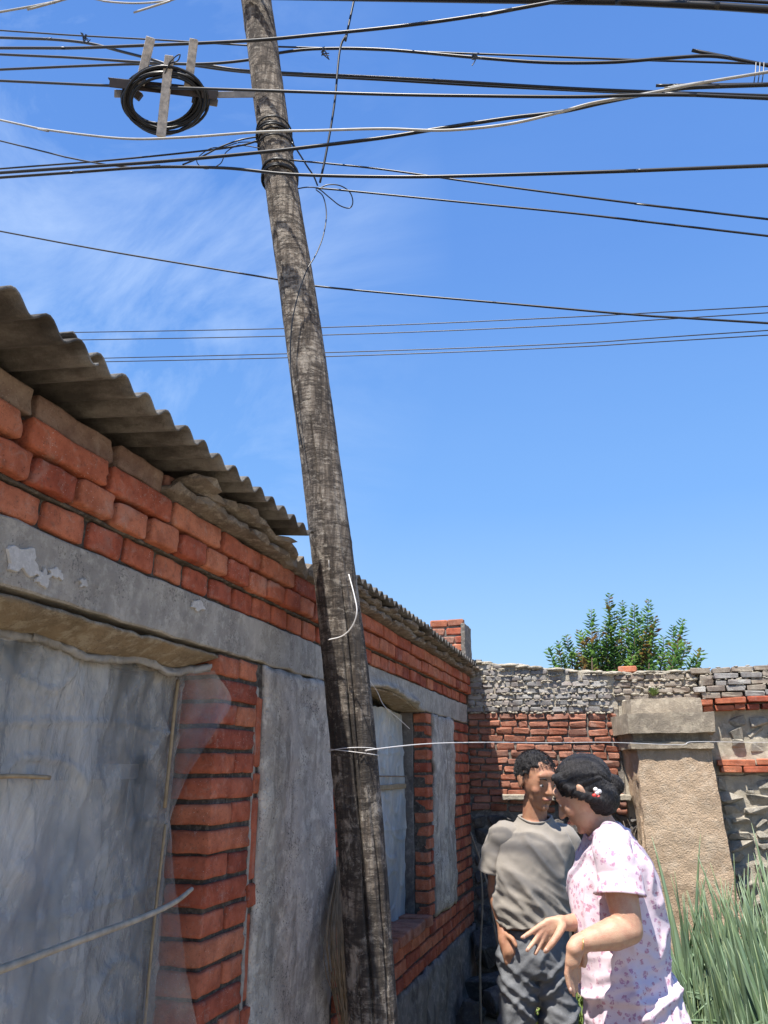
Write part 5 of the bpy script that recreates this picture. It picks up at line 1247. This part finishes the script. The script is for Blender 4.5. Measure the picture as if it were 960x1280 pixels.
# t-shirt
B = Body()
tor2 = [(670, 1176, 0, .163, .128), (669, 1165, 0, .162, .126), (668, 1150, 0, .160, .124), (667, 1125, .005, .162, .122), (667, 1095, .01, .168, .124), (667, 1070, .01, .172, .122), (667, 1052, .01, .168, .112), (668, 1038, 0, .140, .088), (668, 1028, 0, .082, .070), (668, 1020, 0, .070, .064)]
B.loft([ring(*t) for t in tor2])
slL = sL+(eL-sL)*0.66+HR*-.012; slR = sR+(eR-sR)*0.66
me = B.remesh('t_shirt', .0075, 5)
nk = ml(668, 1022, .0); hemz = ml(668, 1166)[2]
cut(me, lambda co: (co-nk-ZU*.012+HF*.01).length > 0.066); hem_cut(me, Vector((0, 0, hemz)), Vector((0.06, 0, -1)))
def wr_s(p, n_):
    q = Vector((p.dot(HR), p.dot(HF), p.z)); u = q.x; z = q.z
    a = noise.noise(Vector((u*6+z*4, q.y*3, z*1.8))); b = noise.noise(Vector((u*9+z*7, q.y*5, z*3-u*3)))
    lo = max(0, min(1, (1.25-z)/.28)); c = noise.noise(Vector((u*6, q.y*6, z*22+u*14)))
    f = math.exp(-((u-(0.62+(z-1.28)*-0.9))/.03)**2)
    rg_ = lambda t, k_: max(0.0, 1-abs(t)*k_)**1.6
    return 0.017*rg_(a, 3.2)+0.010*rg_(b, 3.5)+lo*0.018*rg_(c, 3.0)+0.0015*noise.noise(q*45)-0.006
displace(me, wr_s); soften(me, 1); cloth_obj('t_shirt', me, man, 'tshirt', .003)
neckband(me, nk, .10, man, 'tshirt')
sleeve('sleeve', [ml(645, 1050), sL+HR*.012, sL.lerp(slL, .5)-HR*.004, slL-HR*.006], [.060, .064, .064, .068], 'tshirt', man, 1, .009)
sleeve('sleeve', [ml(690, 1050), sR-HR*.012, sR.lerp(slR, .5), slR], [.060, .064, .064, .067], 'tshirt', man, 2, .009)
# jeans
B = Body()
B.loft([ring(668, 1150, 0, .150, .110), ring(668, 1170, 0, .155, .113), ring(668, 1192, 0, .160, .116), ring(668, 1208, 0, .150, .112), ring(668, 1220, 0, .10, .09)])
B.chain([ml(649, 1200), hp_l.lerp(kn_l, .5)-HR*.006, kn_l-HR*.004, kn_l.lerp(an_l, .5), an_l+ZU*-.02], [.086, .080, .071, .068, .066])
B.chain([ml(691, 1200), hp_r.lerp(kn_r, .5)+HR*.006, kn_r+HR*.004, kn_r.lerp(an_r, .5), an_r+ZU*-.02], [.086, .080, .071, .068, .066])
me = B.remesh('jeans', .0075, 5); wz = ml(668, 1158)[2]
cut(me, lambda co: co.z < wz and co.z > 0.085)
def wr_j(p, n_):
    u = p.dot(HR); v = p.dot(HF); z = p.z
    s = 1 if u < hp_l.lerp(hp_r, .5).dot(HR) else -1
    c = noise.noise(Vector((u*3, v*4, z*11+s*u*9))); d = noise.noise(Vector((u*7, v*7, z*24-s*u*12)))
    near = max(0.25, min(1, 1-abs(z-.74)/.35)); k = math.exp(-((z-.5)/.1)**2)
    rg_ = lambda t, k_: max(0.0, 1-abs(t)*k_)**1.5
    return 0.020*rg_(c, 3.2)*(near+k)+0.010*rg_(d, 3.2)*(near+k)+0.0012*noise.noise(p*50)-0.006
displace(me, wr_j); soften(me, 1); cloth_obj('jeans', me, man, 'denim', .003)
0 and tube('pocket_seam', [ml(641, 1160, .125), ml(642, 1170, .128), ml(637, 1182, .122), ml(628, 1190, .085)], .0022, M['denim'], man, 6, 6)
def shoe(parent, ank, fwd, mat='shoe'):
    f = Vector(fwd).normalized(); s = Vector((-f.y, f.x, 0)); B = Body(); c = Vector((ank.x, ank.y, 0))
    B.loft([(c-f*.055+ZU*.035, s*.026, ZU*.030), (c-f*.02+ZU*.045, s*.034, ZU*.045), (c+f*.05+ZU*.036, s*.038, ZU*.036), (c+f*.12+ZU*.028, s*.046, ZU*.027), (c+f*.17+ZU*.022, s*.040, ZU*.020), (c+f*.195+ZU*.018, s*.022, ZU*.014)])
    B.cap(c+ZU*.05, c+ZU*.085, .04, .04); link('shoe', B.remesh('shoe', .006, 4, M[mat]), parent, (0, 0, 0))
shoe(man, an_l, -HF-HR*.2); shoe(man, an_r, -HF+HR*.3)

# ---- the woman
DW = 2.72
wl = lambda px, py, v=0.0: loc(px, py, v, DW)
wom = empty('person', Vector((1.06, 2.72, 0.0)))
tag(wom, 'woman with black hair in a white dress with pink flowers, gesturing with both hands', 'person')
B = Body()
def rw_(px, py, v, w, d): return (wl(px, py, v), HR*w, HF*d)
wt = [(800, 1310, 0, .115, .12), (795, 1280, 0, .138, .14), (786, 1240, 0, .132, .135), (778, 1205, 0, .116, .118), (774, 1175, 0, .112, .112), (772, 1140, 0, .120, .112), (771, 1105, 0, .112, .118), (768, 1075, 0, .090, .120), (764, 1052, 0, .065, .10), (758, 1038, 0, .045, .06)]
B.loft([rw_(*t) for t in wt])
whc = wl(729, 990, .0)
wf = (HR*-0.80+HF*0.42-ZU*0.50)
B.cap(wl(760, 1050, 0), whc+HR*.02-ZU*.05, .054, .047)
WP, WR = head(B, whc, wf, sc=0.97, female=True)
s1, e1, w1 = wl(766, 1064, .155), wl(786, 1162, .20), wl(722, 1179, .24)
B.chain([s1, s1.lerp(e1, .5), e1, e1.lerp(w1, .3), e1.lerp(w1, .7), w1], [.050, .050, .041, .045, .033, .0235])
s2, e2, w2 = wl(752, 1062, -.13), wl(752, 1150, -.13), wl(708, 1154, .04)
B.chain([s2, s2.lerp(e2, .5), e2, e2.lerp(w2, .5), w2], [.046, .043, .037, .032, .0225])
# near hand, hanging from the wrist
hv = .25
B.chain([w1, wl(717, 1186, hv)], [.0235, .022])
for (a, b, r) in (((715, 1186), (711, 1203), .0135), ((718, 1186), (715, 1205), .014), ((721, 1186), (719, 1204), .0135), ((724, 1187), (722, 1201), .012)): B.chain([wl(*a, hv), wl(*b, hv)], [r+.002, r-.002])
for pts in ([(710.5, 1203), (708.5, 1217), (710.5, 1229), (713.5, 1240)], [(714.5, 1205), (713, 1220), (715, 1233), (717.5, 1244)], [(718.5, 1204), (718.5, 1218), (719.5, 1229), (720.5, 1238)], [(722, 1201), (723.5, 1212), (724, 1220), (723.5, 1227)]):
    k = pts[0][0]; B.chain([wl(x, y, hv-(k-710)*.003) for x, y in pts], [.0092, .0084, .0076, .0062])
B.chain([wl(723, 1180, hv-.01), wl(729, 1189, hv-.02), wl(731, 1199, hv-.02), wl(730, 1207, hv-.02)], [.013, .0115, .0095, .0075])
# far hand, palm up with spread fingers
gv = .06
B.chain([w2, wl(700, 1153, gv)], [.0225, .021])
for (a, b) in (((702, 1149), (684, 1152)), ((702, 1153), (683, 1157)), ((702, 1157), (684, 1162)), ((703, 1159), (689, 1166))): B.chain([wl(*a, gv), wl(*b, gv)], [.013, .0115])
for pts, dv in (([(684, 1152), (674, 1158), (664, 1165), (653, 1172)], .03), ([(682, 1157), (674, 1168), (667, 1178), (659, 1188)], .035), ([(684, 1162), (679, 1173), (674, 1183), (669, 1192)], .02), ([(690, 1166), (686, 1175), (682, 1181), (678, 1186)], -.01)):
    B.chain([wl(x, y, gv+dv*k/3) for k, (x, y) in enumerate(pts)], [.0092, .0086, .0078, .0064])
B.chain([wl(703, 1158, gv+.02), wl(697, 1169, gv+.045), wl(690, 1179, gv+.055), wl(682, 1189, gv+.055)], [.0135, .0115, .0105, .008])
wk1 = Vector((*(wl(792, 1280, .05))[:2], .45)); wk2 = Vector((*(wl(812, 1280, -.09))[:2], .45))
wa1 = Vector((*(wk1+HR*.03)[:2], .08)); wa2 = Vector((*(wk2+HR*.03)[:2], .08))
leg(B, wl(790, 1290, .06), wk1, wa1, [.085, .070, .050, .052, .032]); leg(B, wl(800, 1290, -.07), wk2, wa2, [.085, .070, .050, .052, .032])
me = B.remesh('body', 0.0042, 3, M['skin_fair']); link('body', me, wom, (0, 0, 0))
face_parts(WP, WR, wom, 'lips_fair', .97)
# fingernails of the nearer hand
for (x, y, v) in ((713.2, 1237, hv+.007), (682.5, 1187.5, gv+.064), (655, 1171, gv+.037), (660, 1186.5, gv+.042)):
    bm = bmesh.new(); bmesh.ops.create_icosphere(bm, subdivisions=2, radius=1); [setattr(q, 'co', Vector((q.co.x*.004, q.co.y*.002, q.co.z*.0055))) for q in bm.verts]
    link('fingernail', from_bm('fingernail', bm, M['nail'], True), wom, wl(x, y, v))
# hair, bun and clip
B = Body(); B.ell(WP(0, -.018, .030), (.083*.97, .100*.97, .091*.97), WR); B.ell(WP(0, -.045, -.040), (.066, .060, .060), WR)
B.ell(WP(.01, -.108, -.030), (.026, .024, .032), WR)
for s in (1, -1): B.chain([WP(s*.055, .045, .075), WP(s*.077, .020, .03), WP(s*.078, -.01, -.02), WP(s*.06, -.05, -.055)], [.016, .015, .014, .014])
me = B.remesh('hair', .0045, 2, M['hair']); WPi = WR.transposed()
def keep_w(co):
    q = WPi @ (co-whc); return not (q.y > 0.052 and q.z < 0.070 and abs(q.x) < .07) and not (q.y > .02 and q.z < -.02)
cut(me, keep_w); 
def wr_h(p, n_):
    q = WPi @ (p-whc); az = math.atan2(q.x, q.z+.01)
    if q.y < -.085: q2 = q-Vector((.01, -.115, -.035)); az = math.atan2(q2.z, q2.x)*1.0+q2.y*12
    return 0.0045*noise.noise(Vector((az*9, q.y*9, 0)))+0.0035*noise.noise(Vector((az*26, q.y*14, 4)))+.001
displace(me, wr_h); cloth_obj('hair', me, wom, 'hair', .010)
mbh = MB(); rh = random.Random(17)
for i in range(620):
    az = rh.uniform(-1.9, 1.9); k = 1.0+rh.uniform(0.0, .035); pts = []
    for t in (0, .2, .4, .6, .8, 1.0):
        y_ = .058-.150*t; rr_ = math.sqrt(max(0.03, 1-((y_+.018)/.103)**2)); x_ = math.sin(az)*.0825*rr_*k; z_ = .030+math.cos(az)*.0905*rr_*k
        w_ = t**2.2; pts.append(WP(x_*(1-w_)+(.01+rh.uniform(-.004, .004))*w_, y_, z_*(1-w_)+(-.028)*w_)+Vector((rh.uniform(-.001, .001), 0, rh.uniform(-.001, .001))))
    mbh.tube(pts, rh.uniform(.0006, .0012), 4, 3)
for i in range(160):
    a0 = rh.uniform(0, 6.28); tl = rh.uniform(-1.2, 1.2); pts = [WP(.01+math.cos(a0+q*.5)*.027*math.cos(tl), -.108+math.sin(tl)*.026*(1 if q < 9 else 1), -.030+math.sin(a0+q*.5)*.033*math.cos(tl)) for q in range(7)]
    mbh.tube(pts, rh.uniform(.0006, .0013), 4, 2)
for i in range(60):   # flyaways
    az = rh.uniform(-1.6, 1.6); t = rh.uniform(-.09, .05); p0 = WP(math.sin(az)*.083, t, .03+math.cos(az)*.088); mbh.tube([p0, p0+noise.noise_vector(p0*50+Vector((i, 0, 0)))*.012+(p0-whc)*.05, p0+noise.noise_vector(p0*50+Vector((i, 5, 0)))*.03+(p0-whc)*.12], .0004, 3, 3)
tag(mbh.build('hair_strands', M['hair'], wom, True), kind='stuff')
cl = empty('hair_clip', wl(745, 990, .11)); cl.parent = wom; cl.location = wl(745, 990, .10)-wom.location
cp_ = wl(747, 991, .10)
for dx, dz, m_ in ((0, 0, 'clip_white'), (-4, 5, 'clip_red'), (3, 7, 'clip_red'), (-2, -5, 'clip_white'), (4, -2, 'clip_white')):
    bm = bmesh.new(); bmesh.ops.create_icosphere(bm, subdivisions=2, radius=.008); link('bead', from_bm('bead', bm, M[m_], True), cl, wl(746+dx*.8, 991+dz*.8, .085))
tube('bracelet', [w1.lerp(e1, .10)+Vector((0, 0, .028)), w1.lerp(e1, .06)-HF*.03, w1.lerp(e1, .02)-Vector((0, 0, .032)), w1.lerp(e1, .07)+HF*.03, w1.lerp(e1, .10)+Vector((0, 0, .028))], .0014, M['gold'], wom, 6, 6)
# dress
B = Body()
wt2 = [(806, 1330, 0, .165, .185), (797, 1285, 0, .160, .165), (790, 1250, 0, .152, .158), (781, 1222, 0, .138, .142), (776, 1195, 0, .136, .136), (772, 1160, 0, .143, .138), (770, 1130, 0, .145, .140), (769, 1100, 0, .136, .142), (768, 1075, 0, .112, .146), (765, 1055, 0, .085, .125), (759, 1040, 0, .062, .085), (755, 1030, 0, .05, .06)]
kz = wl(806, 1330)
low_ring = [(Vector((kz.x+.01, kz.y, .42)), HR*.23, HF*.23), (Vector((kz.x+.005, kz.y, .60)), HR*.19, HF*.20)]
B.loft(low_ring+[rw_(*t) for t in wt2])
me = B.remesh('dress', .0065, 5); wn = wl(750, 1030, 0)
cut(me, lambda co: (co-wn).length > .062); hem_cut(me, Vector((0, 0, .45)), Vector((0, 0, -1)))
zf1 = wl(780, 1222)[2]
def wr_d(p, n_):
    u = p.dot(HR); v = p.dot(HF); z = p.z
    a = noise.noise(Vector((u*9, v*6, z*3.5+u*2))); b = noise.noise(Vector((u*3.5, v*3.5, z*23-u*5))); g = math.exp(-((z-zf1+.02)/.065)**2)
    c = noise.noise(Vector((u*18, v*9, z*7)))
    rg_ = lambda t, k_: max(0.0, 1-abs(t)*k_)**1.6
    return 0.016*rg_(a, 3.2)*(1-g*.6)+g*0.024*rg_(b, 3.0)+0.009*rg_(c, 3.4)+0.001*noise.noise(p*45)-0.005
displace(me, wr_d); soften(me, 1); cloth_obj('dress', me, wom, 'floral', .0025)
neckband(me, wn, .09, wom, 'floral', .004)
sd1 = s1.lerp(e1, .57); sleeve('sleeve', [wl(764, 1048, .07), s1+ZU*-.002, s1.lerp(sd1, .5)+HR*.004, sd1+HR*-.004], [.052, .058, .064, .072], 'floral', wom, 5, .008)
sd2 = s2.lerp(e2, .55); sleeve('sleeve', [wl(762, 1050, -.07), s2, s2.lerp(sd2, .5), sd2], [.06, .062, .064, .066], 'floral', wom, 6, .008)
shoe(wom, wa1, -HR-HF*.1); shoe(wom, wa2, -HR-HF*.1)
